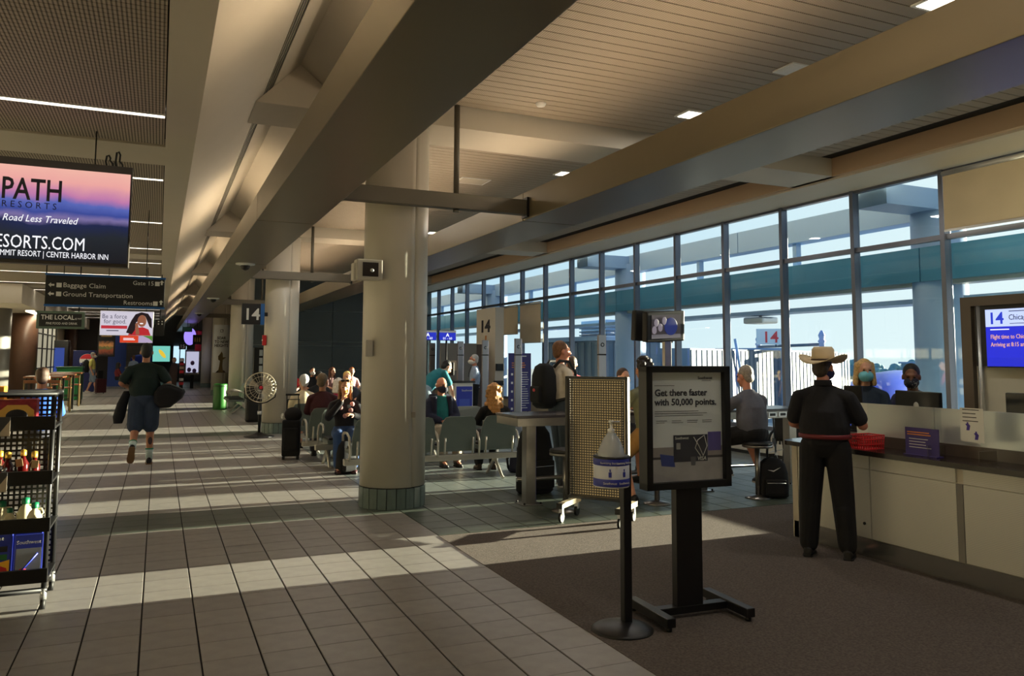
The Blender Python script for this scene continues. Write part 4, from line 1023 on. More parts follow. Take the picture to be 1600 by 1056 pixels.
for k, (x, y, s) in enumerate([(-.70, .07, 1.1), (-.77, .20, 1.2), (-.84, .08, .9), (-.90, .20, 1.1), (-.95, .08, .8), (-1.02, .19, 1.0), (-1.07, .07, .85), (-1.15, .18, 1.0)]):
    g = thing('syrup_jug', 'cream green-capped syrup jug, ' + ORD[k] + ' from the right on the third shelf', 'jug', (x, RY + y, SH[2] - .004), 0, 'syrup jugs on the third shelf')
    MB().lathe([(.035*s, 0), (.04*s, .008), (.04*s, .055*s), (.028*s, .085*s), (.015*s, .098*s), (.015*s, .11*s)], n=14).build('body', m_jug, g)
    MB().lathe([(.019*s, .105*s), (.02*s, .11*s), (.02*s, .135*s), (.004, .14*s)], n=12).build('cap', m_cap, g)
    MB().tube([(.03*s, 0, .06*s), (.045*s, 0, .075*s), (.035*s, 0, .1*s), (.015*s, 0, .1*s)], .005*s, 6).build('handle', m_jug, g)
for k, (x, y, w, h) in enumerate([(-.72, .05, .16, .27), (-.74, .12, .17, .30), (-.75, .18, .17, .31), (-.93, .06, .23, .31), (-1.18, .08, .22, .3)]):
    g = thing('travel_pack', ['small clear-fronted blue travel pack at the front right of the bottom shelf', 'second blue travel pack behind the clear-fronted one', 'rearmost blue travel pack at the right of the bottom shelf', 'large blue travel pack with red and yellow corner on the bottom shelf', 'blue travel pack at the left of the bottom shelf'][k], 'pack', (x, RY + y, SH[3] - .004), 0, 'blue travel packs')
    MB().bbox(-w/2, w/2, -.012, .012, 0, h, .004).build('sleeve', m_swblue, g, (0, 0, 0), (R(-6), 0, 0))
    if k in (0, 3):
        q = MB().box(-w/2 + .01, w/2 - .01, -.0145, -.0125, .012, h*.68).build('front', mat('pack_grey', (140, 146, 160), .3) if k == 0 else m_swblue, g, (0, 0, 0), (R(-6), 0, 0))
        txt('Southwest', .032, (0, -.0135, h*.80), m_white, g, (PI/2 - R(6), 0, 0), 'CENTER')
        if k == 3:
            MB().prism([(-.105, .01), (.105, .01), (.09, .07), (.02, .10), (-.105, .08)], -.0165, -.0145).build('red_field', m_red, q, fix=True)
            MB().prism([(.02, .10), (.09, .07), (.105, .02), (.105, .12)], -.016, -.0145).build('yellow_field', m_yel, q, fix=True)
            for a, b, m_ in ((-.08, .15, m_white), (.02, .17, m_ink), (.02, .12, mat('pack_green', (40, 110, 60), .5))): box(a, a + .07, -.016, -.0145, b, b + .035).build('photo', m_, q)
        else:
            MB().cyl((-.05, -.017, .03), (.05, -.017, .15), .006, n=6).build('pen', m_swblue, q); MB().ell((-.03, -.017, .05), (.02, .003, .012)).build('earbud', m_red, q)
for k, (z, s1) in enumerate(((SH[0] - .06, '20'), (SH[1] - .06, ''))):
    g = thing('price_card', ['dark price card reading 20 clipped to the top shelf', 'dark price card clipped to the second shelf'][k], 'card', (-.95, RY - .03, z), 0, 'price cards')
    MB().bbox(-.14, .10, -.004, .0, 0, .12, .001).build('card', mat('card_grey', (60, 60, 64), .5), g); MB().prism([(.03, .0), (.10, .0), (.10, .10)], -.006, -.004).build('corner', mat('card_tan', (190, 176, 156), .6), g, fix=True)
    if s1: txt(s1, .06, (-.07, -.006, .03), m_white, g)
    lines(g, -.1, -.005, .09, .1, 1 if s1 else 3, .03, mat('card_pink', (220, 140, 160), .6), .012)

# ================================================================ WALKWAY FURNITURE
t = thing('pedestal_fan', 'steel pedestal fan on a black post beside the second column', 'fan', (1.93, 17.0, 0))
MB().lathe([(.30, 0), (.30, .015), (.2, .03), (.1, .06), (.05, .09)], n=28).build('base', m_fr, t)
MB().cyl((0, 0, .05), (0, 0, .98), .028, n=12).build('pole', m_fr, t); MB().cyl((0, 0, .45), (0, 0, .52), .045, n=12).build('clamp', m_alu, t)
hd = MB().bbox(-.06, .06, .02, .18, .93, 1.07, .02).build('motor', m_fr, t)
m_wire = mat('fan_wire', (210, 200, 178), .3, .7)
for rr, yy in ((.30, -.05), (.30, .04), (.22, -.09), (.12, -.10)):
    MB().tube([(rr*math.cos(2*PI*i/32), yy, 1.0 + rr*math.sin(2*PI*i/32)) for i in range(33)], .009 if rr == .30 else .004, 6).build('cage_ring', m_wire, t)
for i in range(24):
    a = 2*PI*i/24; c, s = math.cos(a), math.sin(a)
    MB().tube([(.05*c, -.105, 1 + .05*s), (.2*c, -.095, 1 + .2*s), (.30*c, -.05, 1 + .30*s)], .003, 5).build('cage_wire', m_wire, t)
for i in range(3):
    a = 2*PI*i/3 + .4; f = []
    for u in (.05, .14, .24): f.append([(u*math.cos(a + d), y, 1 + u*math.sin(a + d)) for d, y in ((-.1, -.03), (.5, .02), (.5, .026), (-.1, -.024))])
    MB().loft(f, True, False).build('blade', mat('fan_blade', (176, 168, 150), .3, .7), t, fix=True)
MB().ell((0, -.11, 1.0), (.035, .01, .035)).build('badge', m_red, t)
MB().tube([(-.31, 0, 1.0), (-.30, .03, .80), (-.15, .03, .70), (0, .03, .66), (.15, .03, .70), (.30, .03, .80), (.31, 0, 1.0)], .012, 6).build('yoke', m_fr, t)
t = thing('waste_bin', 'tall green cylindrical bin between the second and third columns', 'bin', (1.78, 26.2, 0))
MB().lathe([(.20, 0), (.205, .01), (.205, .76), (.19, .79), (.15, .795), (.15, .74)], n=28).build('body', mat('bin_green', (34, 98, 30), .4), t); MB().lathe([(.207, .70), (.209, .71), (.209, .74), (.207, .75)], n=28).build('band', mat('bin_band', (20, 70, 24), .4), t)
t = thing('charging_kiosk', 'tall dark charging kiosk with pale side beside the second column', 'kiosk', (2.28, 20.9, 0))
MB().bbox(-.10, .12, -.10, .12, .0, 1.86, .01).build('cabinet', m_black, t); 
for z in (1.25, 1.45, 1.65): box(.03, .11, -.106, -.10, z, z + .15).build('door', mat('kiosk_pale', (170, 178, 184), .4), t)
MB().bbox(-.25, .16, -.14, .16, 0, .9, .06).build('lower_body', m_black, t)
t = thing('display_case', 'lit glass display case on a dark foot far down the walkway', 'display case', (1.6, 43.8, 0))
MB().bbox(-.36, .36, 0, .5, .70, .80, .01).build('base_tray', m_steel, t); MB().bbox(-.36, .36, 0, .5, 1.90, 1.98, .01).build('top', m_steel, t)
for x in (-.34, .34): box(x - .03, x + .03, 0, .05, .8, 1.9).build('frame_post', m_steel, t)
box(-.3, .3, .3, .45, .82, 1.88).build('glow_back', emit('case_glow', (190, 190, 215), .7), t); box(-.08, .08, .15, .35, 0, .70).build('pedestal', m_dark, t)
for x, z in ((-.15, .95), (.1, .9), (0, 1.3)): MB().ell((x, .2, z), (.1, .08, .12)).build('exhibit', mat('exhibit_violet', (120, 90, 140), .5), t)
t = thing('magazine_rack', 'narrow black rack of red and white magazines far down the walkway', 'rack', (1.05, 42.0, 0))
box(-.08, .08, .0, .3, 0, 1.55).build('spine', m_black, t)
for i in range(7): MB().bbox(-.10, .10, -.06, .0, .25 + .19*i, .38 + .19*i, .004).build('magazine', [m_red, m_white, m_black, m_red, mat('mag_cream', (200, 180, 150), .6), m_red, m_white][i], t)
t = thing('cardboard_figure', 'life-size cut-out of a person beside the far magazine rack', 'cut-out', (.72, 43.0, 0))
MB().prism([(-.15, 0), (.15, 0), (.13, .5), (.2, .8), (.16, 1.2), (.06, 1.32), (-.06, 1.32), (-.16, 1.2), (-.2, .8)], 0, .02).build('body_print', mat('cutout_dark', (66, 50, 46), .6), t, fix=True); MB().ell((0, .01, 1.45), (.1, .012, .14)).build('head_print', mat('cutout_skin', (190, 150, 120), .6), t)
t = thing('far_screen', 'large teal screen with a yellow boot shape on the end wall', 'screen', (0, 55.9, 1.30))
box(-.42, .72, 0, .1, -.05, 1.05).build('bezel', m_dark, t); q = box(-.36, .66, -.01, 0, 0, 1.0).build('picture', emit('screen_teal', (120, 205, 190), .75), t)
MB().ell((.2, -.012, .5), (.12, .004, .33), (Vector((.8, 0, .6)), Vector((0, 1, 0)), Vector((-.6, 0, .8)))).build('yellow_shape', emit('screen_yellow', (225, 190, 60), .8), q)
t = thing('far_window', 'bright window at the far end of the walkway', 'window', (0, 55.94, 1.30)); box(.85, 1.65, -.01, .06, -.1, 1.0).build('pane', emit('far_daylight', (190, 225, 245), .9), t)
for x in (.83, 1.25, 1.67): box(x - .03, x + .03, -.03, .06, -.12, 1.03).build('frame_bar', m_dark, t)

# left side: shops
m_brown = mat('brown_column', (92, 66, 52), .4, var=.15, vscale=4)
for k, (x, y, r, m_) in enumerate([(-4.35, 32.4, .42, m_brown), (-4.7, 29.2, .42, mat('grey_column', (100, 98, 92), .5)), (-4.3, 48.0, .3, m_brown)]):
    c = tag(thing('column_shop', ['brown round column by the bar curtains', 'grey round column at the left edge by the bar', 'slim brown column beside the menu board'][k], None, (x, y, 0)), None, None, None, 'structure'); MB().cyl((0,0,.12), (0,0,3.68), r, n=28).build('shaft', m_, c); MB().cyl((0,0,0), (0,0,.12), r + .03, n=28).build('foot', m_dark, c)
cw = tag(thing('window_2', 'tall bar window with pale gathered curtains', None, (-4.62, 36.3, 0)), None, None, None, 'structure')
for i in range(14):
    MB().cyl((0, .44*i, .3), (0, .44*i, 3.1), .2, n=10).build('curtain_fold', emit('curtain_glow', (206, 198, 170), .42), cw)  # folds glow on their own in place of daylight behind them
for z in (.2, 1.1, 1.9, 2.5, 3.05): box(.2, .25, -.2, 6.1, z, z + .05).build('window_bar', m_dark, cw)
for i in range(5): box(.2, .25, -.2 + 1.55*i, -.14 + 1.55*i, .2, 3.1).build('window_bar', m_dark, cw)
struct('wall_shop', box(-5.6, -4.6, 44.5, 56, 0, 3.68), m_wallc, 'beige shop front wall beyond the bar')
struct('trim_3', box(-6, -3.6, 26, 56, 3.1, 3.66), m_cream, 'cream soffit over the shops')
struct('wall_food', box(-4.6, -1.2, 50, 50.4, 0, 3.66), mat('food_wall', (70, 66, 64), .6), 'dark wall behind the food counter')
for k, (xx, y) in enumerate(((-3.9, 30.0), (-3.9, 38.5))):
    t = thing('trough_light', ['long bright trough light in the shop soffit, near', 'long bright trough light in the shop soffit, far'][k], 'ceiling light', (xx, y, 3.09), 0, 'trough lights'); box(-.12, .12, 0, 5.2, -.01, .01).build('diffuser', emit('trough_glow', (255, 240, 205), 16.0), t)
    for s in (-1, 1): box(s*.15 - .02, s*.15 + .02, 0, 5.2, -.03, .01).build('edge', m_cream, t)
t = thing('vending_machine', 'dark blue cola vending machine with round red white and blue logo', 'vending machine', (-3.1, 41.0, 0))
MB().bbox(-.45, .45, 0, .8, 0, 1.88, .02).build('cabinet', mat('cola_navy', (14, 26, 84), .35), t)
for nm, a0, a1, m_ in (('logo_red', 15, 165, m_red), ('logo_blue', 200, 340, m_swblue)):
    MB().prism([(.12 + .30*math.cos(R(a0 + (a1 - a0)*i/14)), 1.42 + .30*math.sin(R(a0 + (a1-a0)*i/14))) for i in range(15)], -.012, -.006).build(nm, m_, t, fix=True)
MB().cyl((.12, -.006, 1.42), (.12, .0, 1.42), .31, n=28).build('logo_disc', m_white, t); box(-.38, -.3, -.004, 0, .3, 1.1).build('coin_panel', m_dark, t)
t = thing('vending_cooler', 'tall dark cooler with lit blue window beside the cola machine', 'cooler', (-4.2, 42.0, 0)); MB().bbox(-.3, .35, 0, .7, 0, 2.35, .02).build('cabinet', m_black, t); box(-.2, .2, -.012, 0, .9, 2.0).build('door', emit('cooler_blue', (50, 80, 170), .5), t)
t = thing('recycling_station', 'green recycling counter with open front by the high tables', 'recycling bin', (-3.0, 33.6, 0)); MB().bbox(-.42, .42, 0, .6, 0, 1.18, .02).build('body', mat('recycle_green', (18, 120, 62), .4), t); MB().bbox(-.45, .45, -.03, .63, 1.16, 1.23, .01).build('rim', mat('recycle_dark', (10, 80, 44), .4), t)
m_wood = mat('table_wood', (140, 86, 50), .35, var=.2, vscale=12)
for k, (x, y) in enumerate([(-2.75, 24.6), (-2.75, 27.4), (-2.75, 30.2)]):
    t = thing('bar_table', ['wooden high bar table nearest the snack rack', 'middle wooden high bar table by the shops', 'farthest wooden high bar table in front of the green counter'][k], 'table', (x, y, 0), 0, 'high bar tables')
    MB().bbox(-.45, .45, -.55, .55, 1.04, 1.085, .01).build('tabletop', m_wood, t)
    for sx in (-1, 1):
        for sy in (-1, 1): MB().bbox(sx*.38 - .025, sx*.38 + .025, sy*.45 - .025, sy*.45 + .025, 0, 1.04, .003).build('leg', m_fr, t)
    for sy in (-1, 1): MB().bbox(-.38, .38, sy*.45 - .015, sy*.45 + .015, .3, .33, .003).build('stretcher', m_fr, t)
    for q in range(2):
        s_ = thing('bar_chair', ['left', 'right'][q] + ' dark high chair tucked at the ' + ['nearest', 'middle', 'farthest'][k] + ' bar table', 'chair', (x - .22 + .5*q, y - .8, 0), 0, 'high chairs'); MB().bbox(-.17, .17, -.17, .17, .68, .72, .01).build('seat', m_wood, s_)
        for sx in (-1, 1):
            for sy in (-1, 1): MB().bbox(sx*.15 - .014, sx*.15 + .014, sy*.15 - .014, sy*.15 + .014, 0, .70 if sy > 0 else 1.0, .002).build('leg', mat('chair_brass', (150, 130, 90), .4, .5), s_)
        MB().bbox(-.16, .16, -.165, -.14, .92, 1.0, .006).build('backrest', m_wood, s_)
t = thing('menu_board', 'dark menu board with burger pictures on the food wall', 'menu board', (0, 45.0, 1.60)); MB().bbox(-2.85, -2.05, 0, .1, 0, 1.5, .01).build('board', m_black, t)
for x in (-2.7, -2.2): MB().cyl((x, .05, 1.5), (x, .05, 2.09), .012, n=6).build('hanger', m_dark, t)
box(-2.78, -2.12, -.008, 0, .1, .8).build('picture', picture_mat('burger_print', [(0, (40, 18, 10)), (.35, (140, 60, 30)), (.5, (70, 90, 40)), (.65, (190, 120, 60)), (1, (30, 18, 14))], .5, 'Z', .1, .8, .6, 9), t); box(-2.7, -2.2, -.008, 0, 1.0, 1.12).build('heading', emit('menu_gold', (120, 90, 50), .5), t)
struct('wall_blue', box(-2.5, -1.62, 48, 48.2, 0, 3.0), mat('blue_panel', (62, 92, 180), .5), 'blue panel beside the menu board')
t = thing('food_kiosk', 'grey shuttered food kiosk behind the walking man', 'kiosk', (-.95, 47.6, 0)); MB().bbox(-.65, .6, 0, .6, 0, 2.6, .02).build('body', mat('kiosk_grey', (96, 92, 86), .6), t); box(-.6, .55, -.01, 0, 1.3, 2.2).build('shutter', ribbed('shutter', (120, 116, 106), 2, .08), t); MB().bbox(-.7, .65, -.3, 0, .95, 1.05, .02).build('shelf', m_steel, t); MB().ell((.1, -.2, 1.45), (.55, .15, .28)).build('blue_cover', mat('cover_blue', (40, 70, 180), .6), t)
t = thing('bench', 'black bench behind the snack rack', 'bench', (-2.35, 11.75, 0))
MB().bbox(-.95, .05, .30, .37, .55, 1.12, .01).build('backrest', m_fr, t); MB().bbox(-.95, .95, .4, .9, .50, .55, .01).build('seat', m_fr, t)
for x in (-.85, .85): MB().bbox(x - .03, x + .03, .38, .86, 0, .5, .006).build('leg', m_fr, t)
def plaid(name):
    m = mat(name, (150, 20, 28), .85); n, l = m.node_tree.nodes, m.node_tree.links
    tc = n.new('ShaderNodeTexCoord'); ck = n.new('ShaderNodeTexChecker'); ck.inputs['Scale'].default_value = 14
    ck.inputs['Color1'].default_value = lin((160, 24, 30)); ck.inputs['Color2'].default_value = lin((24, 10, 14))
    l.new(tc.outputs['Object'], ck.inputs['Vector']); l.new(ck.outputs[0], n['Principled BSDF'].inputs['Base Color']); return m
t = thing('plaid_jacket', 'red and black plaid jacket bundled on the bench back', 'jacket', (-2.32, 12.08, 1.13))
mbp = MB()
for i in range(9): mbp.ell((-.36 + .09*i, random.uniform(-.03, .03), .03 + random.uniform(0, .04)), (.10, .13, .075), None, 12, 8)
mbp.build('bundle', plaid('plaid_cloth'), t); MB().bbox(-.38, .40, -.16, -.06, -.20, .05, .03).build('hanging_side', plaid('plaid_cloth'), t)

# ================================================================ GATE 14 FITTINGS
t = thing('gate_portal', 'cream gate portal block numbered 14 at the boarding door', 'portal', (8.40, 20.0, 0))
MB().bbox(0, .26, 0, 1.4, 0, 3.02, .01).build('block', m_cream, t); txt('14', .46, (-.006, 1.12, 2.36), m_ink, t, FACE_X, bold=.018, sx=1.7); box(-.008, 0, .62, .72, 2.08, 2.25).build('small_plate', mat('plate_orange', (190, 120, 60), .5), t)
for z, h, a in ((1.28, .19, .02), (.88, .13, -.04)): MB().bbox(a, .24, -.08, 0, z, z + h, .01).build('reader', m_black, t)
MB().tube([(.15, -.04, .86), (.17, -.05, .72), (.13, -.05, .66)], .012, 6).build('handset_cord', m_dark, t)
t = thing('podium_screen', 'plain grey screen wall behind the gate agent', 'screen', (6.93, 20.3, 0)); MB().bbox(0, 1.05, 0, .08, 0, 2.02, .01).build('panel', mat('screen_grey', (120, 116, 110), .6), t); box(.30, .46, -.006, 0, 1.28, 1.55).build('paper', mat('paper_tan', (196, 176, 150), .7), t); MB().bbox(1.06, 1.3, .02, .3, 0, 2.0, .01).build('return_panel', mat('screen_brown', (86, 74, 68), .6), t)
t = thing('gate_podium', 'blue-fronted gate podium beside the standing agent', 'podium', (6.18, 16.9, 0)); MB().bbox(-.05, .38, 0, .5, 0, 1.06, .01).build('body', m_white, t); q = box(-.02, .36, -.012, 0, .05, .98).build('front', m_swblue, t); txt('Southwest', .06, (.10, -.015, .87), m_white, q); box(.05, .30, -.014, -.012, .1, .70).build('inset', mat('livery_light', (70, 90, 190), .4), q); MB().bbox(-.25, .42, -.05, .55, 1.06, 1.10, .005).build('top', m_top, t)
monitor('small dark monitor on the gate podium', (6.08, 17.2, 1.10), R(-30), .24, .30)
for k, (x, w) in enumerate(((6.44, 'right of the two blue boarding screens showing group A'), (5.92, 'left blue boarding screen partly hidden by the near column'))):
    t = thing('boarding_screen', w, 'screen', (x, 19.0, 2.06), 0, 'boarding screens'); MB().bbox(0, .46, 0, .06, 0, .26, .006).build('bezel', m_black, t); q = box(.01, .45, -.006, 0, .01, .25).build('picture', emit('board_blue', (36, 50, 190), .75), t)
    box(.01, .45, -.007, -.005, .20, .25).build('header', emit('board_pale', (120, 135, 220), .7), q); txt('A', .12, (.23, -.008, .10), e_wh, q, align='CENTER', bold=.003); txt('01 - 60', .085, (.23, -.008, .025), e_wh, q, align='CENTER'); MB().cyl((.23, .08, -2.06), (.23, .08, .1), .025, n=8).build('pole', m_dark, t)
m_pst = mat('post_steel', (150, 146, 148), .28, .8)
for k, (x, y) in enumerate([(6.80, 18.4), (6.85, 16.9), (6.84, 15.05), (7.0, 11.9), (6.9, 20.9)]):
    t = thing('boarding_post', ['boarding number post left of the gate agent', 'boarding number post just right of the gate agent', 'boarding number post in front of the blue notice', 'boarding number post right of the man with backpack', 'boarding number post farthest away by the group A screen'][k], 'post', (x, y, 0), 0, 'boarding number posts')
    MB().bbox(-.075, .075, -.03, .03, .03, 1.68, .006).build('shaft', m_pst, t); MB().bbox(-.075, .075, -.03, .03, 1.70, 2.03, .006).build('number_head', m_pst, t); box(-.072, .072, -.028, .028, 1.675, 1.705).build('joint', m_dark, t)
    box(.0755, .08, -.025, .025, .05, 2.0).build('blue_edge', m_swblue, t); MB().bbox(-.13, .13, -.13, .13, 0, .03, .006).build('base_plate', m_pst, t)
    MB().tube([(.0 + .03*math.cos(2*PI*i/12), -.032, 1.86 + .03*math.sin(2*PI*i/12)) for i in range(13)], .008, 5).build('number_mark', m_dark, t)
t = thing('boarding_notice', 'tall purple-blue boarding notice with white lines of print', 'notice', (7.49, 17.0, 0)); MB().bbox(0, .58, 0, .03, .38, 1.74, .005).build('board', mat('notice_indigo', (52, 48, 112), .5), t)
for x in (.08, .5): MB().cyl((x, .015, 0), (x, .015, .4), .015, n=8).build('leg', m_dark, t)
lines(t, .30, 0, 1.66, .2, 1, .05, m_white, .02); lines(t, .08, 0, 1.50, .42, 3, .05, m_oran, .018); lines(t, .2, 0, 1.28, .33, 16, .055, m_white, .013)
for i in range(5): MB().bbox(.06, .11, -.004, 0, 1.22 - .2*i, 1.27 - .2*i, .002).build('bullet_icon', m_white, t)
for k, (x, y, a) in enumerate([(5.35, 20.0, -4), (5.62, 20.4, 9)]):
    t = thing('red_pole', ['upright thin red pole above the crowd', 'tilted thin red pole above the crowd near the column'][k], 'pole', (x, y, 0), 0, 'thin red poles'); MB().cyl((0, 0, 0), (-.22 if k else .0, 0, 1.95), .016, .01, n=8).build('rod', mat('pole_red', (190, 20, 50), .5), t); MB().cyl((0,0,0), (0,0,.2), .025, n=8).build('grip', m_black, t)
t = thing('wheelchair', 'folded wheelchair parked near the window end of the long table', 'wheelchair', (8.25, 8.75, 0), R(25))
for s in (-1, 1):
    MB().tube([(.3*math.cos(2*PI*i/24), s*.24, .31 + .3*math.sin(2*PI*i/24)) for i in range(25)], .018, 6).build('big_wheel', m_black, t)
    for i in range(6): MB().cyl((0, s*.24, .31), (.3*math.cos(PI*i/3), s*.24, .31 + .3*math.sin(PI*i/3)), .005, n=5).build('spoke', m_alu, t)
    MB().tube([(-.05, s*.22, .3), (-.12, s*.22, .9), (-.25, s*.22, .93)], .014, 6).build('push_handle', m_alu, t); MB().tube([(-.1, s*.22, .68), (.25, s*.22, .68), (.3, s*.22, .4), (.5, s*.2, .12)], .014, 6).build('side_frame', m_alu, t); MB().cyl((.42, s*.2 - .015, .08), (.42, s*.2 + .015, .08), .08, n=14).build('front_wheel', m_black, t)
MB().bbox(-.08, .3, -.2, .2, .46, .50, .01).build('seat', m_black, t); MB().bbox(-.12, -.09, -.2, .2, .5, .88, .008).build('backrest', m_black, t)

# ================================================================ BAGS
m_bag = mat('bag_black', (15, 16, 20), .85, var=.1, vscale=20)
def pack(name, label, loc, rz, w, d, h, m=None, lean=0.0, straps=True):
    t = thing(name, label, 'bag', loc, rz); m = m or m_bag
    rings = []
    for q, sw, sd in ((0, .86, .8), (.04, .98, 1), (.3, 1, 1), (.62, .96, .92), (.85, .80, .74), (.97, .5, .45), (1, .25, .2)):
        rings.append([(w/2*sw*(abs(math.cos(a))**.6)*math.copysign(1, math.cos(a)), d/2*sd*(abs(math.sin(a))**.6)*math.copysign(1, math.sin(a)) + lean*q, h*q) for a in [2*PI*i/20 for i in range(20)]])
    MB().loft(rings).build('body', m, t)
    MB().bbox(-w*.36, w*.36, -d*.5 - .045, -d*.5 + .03, h*.08, h*.48, .03).build('front_pocket', m, t)
    MB().tube([(-.03, lean, h - .01), (-.03, lean, h + .04), (.03, lean, h + .04), (.03, lean, h - .01)], .008, 6).build('handle', m_black, t)
    if straps:
        for s in (-1, 1): MB().tube([(s*w*.25, d*.4 + lean*.8, h*.86), (s*w*.3, d*.66 + lean*.5, h*.6), (s*w*.32, d*.55, h*.2), (s*w*.3, d*.42, h*.06)], .018, 6).build('strap', m_black, t)
    MB().tube([(-w*.3, -d*.5 - .047, h*.40), (w*.3, -d*.5 - .047, h*.40)], .004, 5).build('zip', m_alu, t)
    return t
t = pack('backpack', 'black backpack with white logo on the floor beside the right stool', (6.70, 7.44, 0), R(-25), .36, .24, .46)
MB().prism([(-.09, .33), (-.02, .31), (.06, .36), (-.02, .325)], -.128, -.122).build('logo_mark', m_white, t, fix=True)
pack('backpack', 'dark backpack on the floor at the feet of the drinking woman', (2.46, 11.25, 0), R(15), .28, .22, .46)
pack('bag', 'black bag slung beside the stool left of the mesh board', (4.22, 8.78, .0), R(10), .46, .3, .84, None, 0, False)
pack('backpack', 'navy bag on the floor past the end of the near seat row', (4.78, 10.5, 0), R(40), .3, .2, .30, mat('bag_navy', (24, 28, 52), .7))
t = thing('rolling_suitcase', 'black upright suitcase with raised handle at the end of the seats', 'suitcase', (1.99, 13.15, 0), R(-12))
MB().bbox(-.14, .14, -.12, .12, .05, .62, .03).build('shell', m_bag, t)
for s in (-1, 1):
    MB().cyl((s*.09, .1, .6), (s*.09, .1, 1.02), .008, n=8).build('handle_tube', m_dark, t); MB().cyl((s*.11 - .015, .1, .028), (s*.11 + .015, .1, .028), .028, n=12).build('wheel', m_black, t); MB().bbox(s*.11 - .02, s*.11 + .02, -.11, -.08, 0, .05, .005).build('foot', m_black, t)
MB().bbox(-.11, .11, .085, .115, 1.0, 1.03, .008).build('grip', m_black, t); MB().bbox(-.11, .11, -.16, -.11, .15, .5, .02).build('front_pocket', m_bag, t)
t = thing('sling_bag', 'black bag hung over the suitcase handle', 'bag', (2.0, 13.10, .62), R(-12)); mbp = MB().ell((0, .05, .08), (.14, .10, .12)); mbp.build('pouch', m_bag, t); MB().tube([(-.1, .05, .15), (-.09, .1, .32), (.09, .1, .32), (.1, .05, .15)], .01, 6).build('strap', m_black, t); MB().ell((-.16, .0, .06), (.03, .02, .05)).build('tag', m_white, t)
# ================================================================ PEOPLE
V = Vector
STAND = dict(pel=(0, 0, .95), chest=(0, -.01, 1.24), neck=(0, -.01, 1.46), head=(0, .025, 1.61),
             shL=(-.175, -.01, 1.35), shR=(.175, -.01, 1.35), elL=(-.235, -.03, 1.13), elR=(.235, -.03, 1.13), wrL=(-.235, .06, .89), wrR=(.235, .06, .89),
             hipL=(-.092, 0, .92), hipR=(.092, 0, .92), knL=(-.10, .02, .50), knR=(.10, .02, .50), anL=(-.10, -.01, .085), anR=(.10, -.01, .085))
SIT = dict(pel=(0, 0, .53), chest=(0, -.03, .82), neck=(0, -.01, 1.04), head=(0, .03, 1.19),
           shL=(-.175, -.02, .93), shR=(.175, -.02, .93), elL=(-.23, .06, .73), elR=(.23, .06, .73), wrL=(-.12, .27, .68), wrR=(.12, .27, .68),
           hipL=(-.095, .02, .52), hipR=(.095, .02, .52), knL=(-.11, .43, .52), knR=(.11, .43, .52), anL=(-.11, .45, .085), anR=(.11, .45, .085))
STOOL = dict(pel=(0, 0, .745), chest=(0, .03, 1.03), neck=(0, .09, 1.25), head=(0, .14, 1.41),
             shL=(-.175, .06, 1.13), shR=(.175, .06, 1.13), elL=(-.26, .20, .99), elR=(.26, .20, .99), wrL=(-.15, .42, 1.02), wrR=(.15, .42, 1.02),
             hipL=(-.1, .02, .735), hipR=(.1, .02, .735), knL=(-.15, .40, .66), knR=(.15, .40, .66), anL=(-.13, .32, .26), anR=(.13, .32, .26))
def P(base, **k): d = dict(base); d.update(k); return d
skin = lambda n, c: mat('skin_' + n, c, .55, var=.05, vscale=12)
SK = dict(fair=skin('fair', (214, 160, 132)), tan=skin('tan', (186, 128, 98)), brown=skin('brown', (120, 78, 58)), red=skin('ruddy', (206, 138, 112)))
m_eye = mat('eye_dark', (24, 18, 16), .2); m_lip = mat('lip', (160, 78, 74), .5)
def cl(n, c, r=.85): return mat('cloth_' + n, c, r, var=.10, vscale=14, bump=.25, bscale=40)
def hr(n, c): return mat('hair_' + n, c, .5, var=.3, vscale=50, bump=.6, bscale=120)

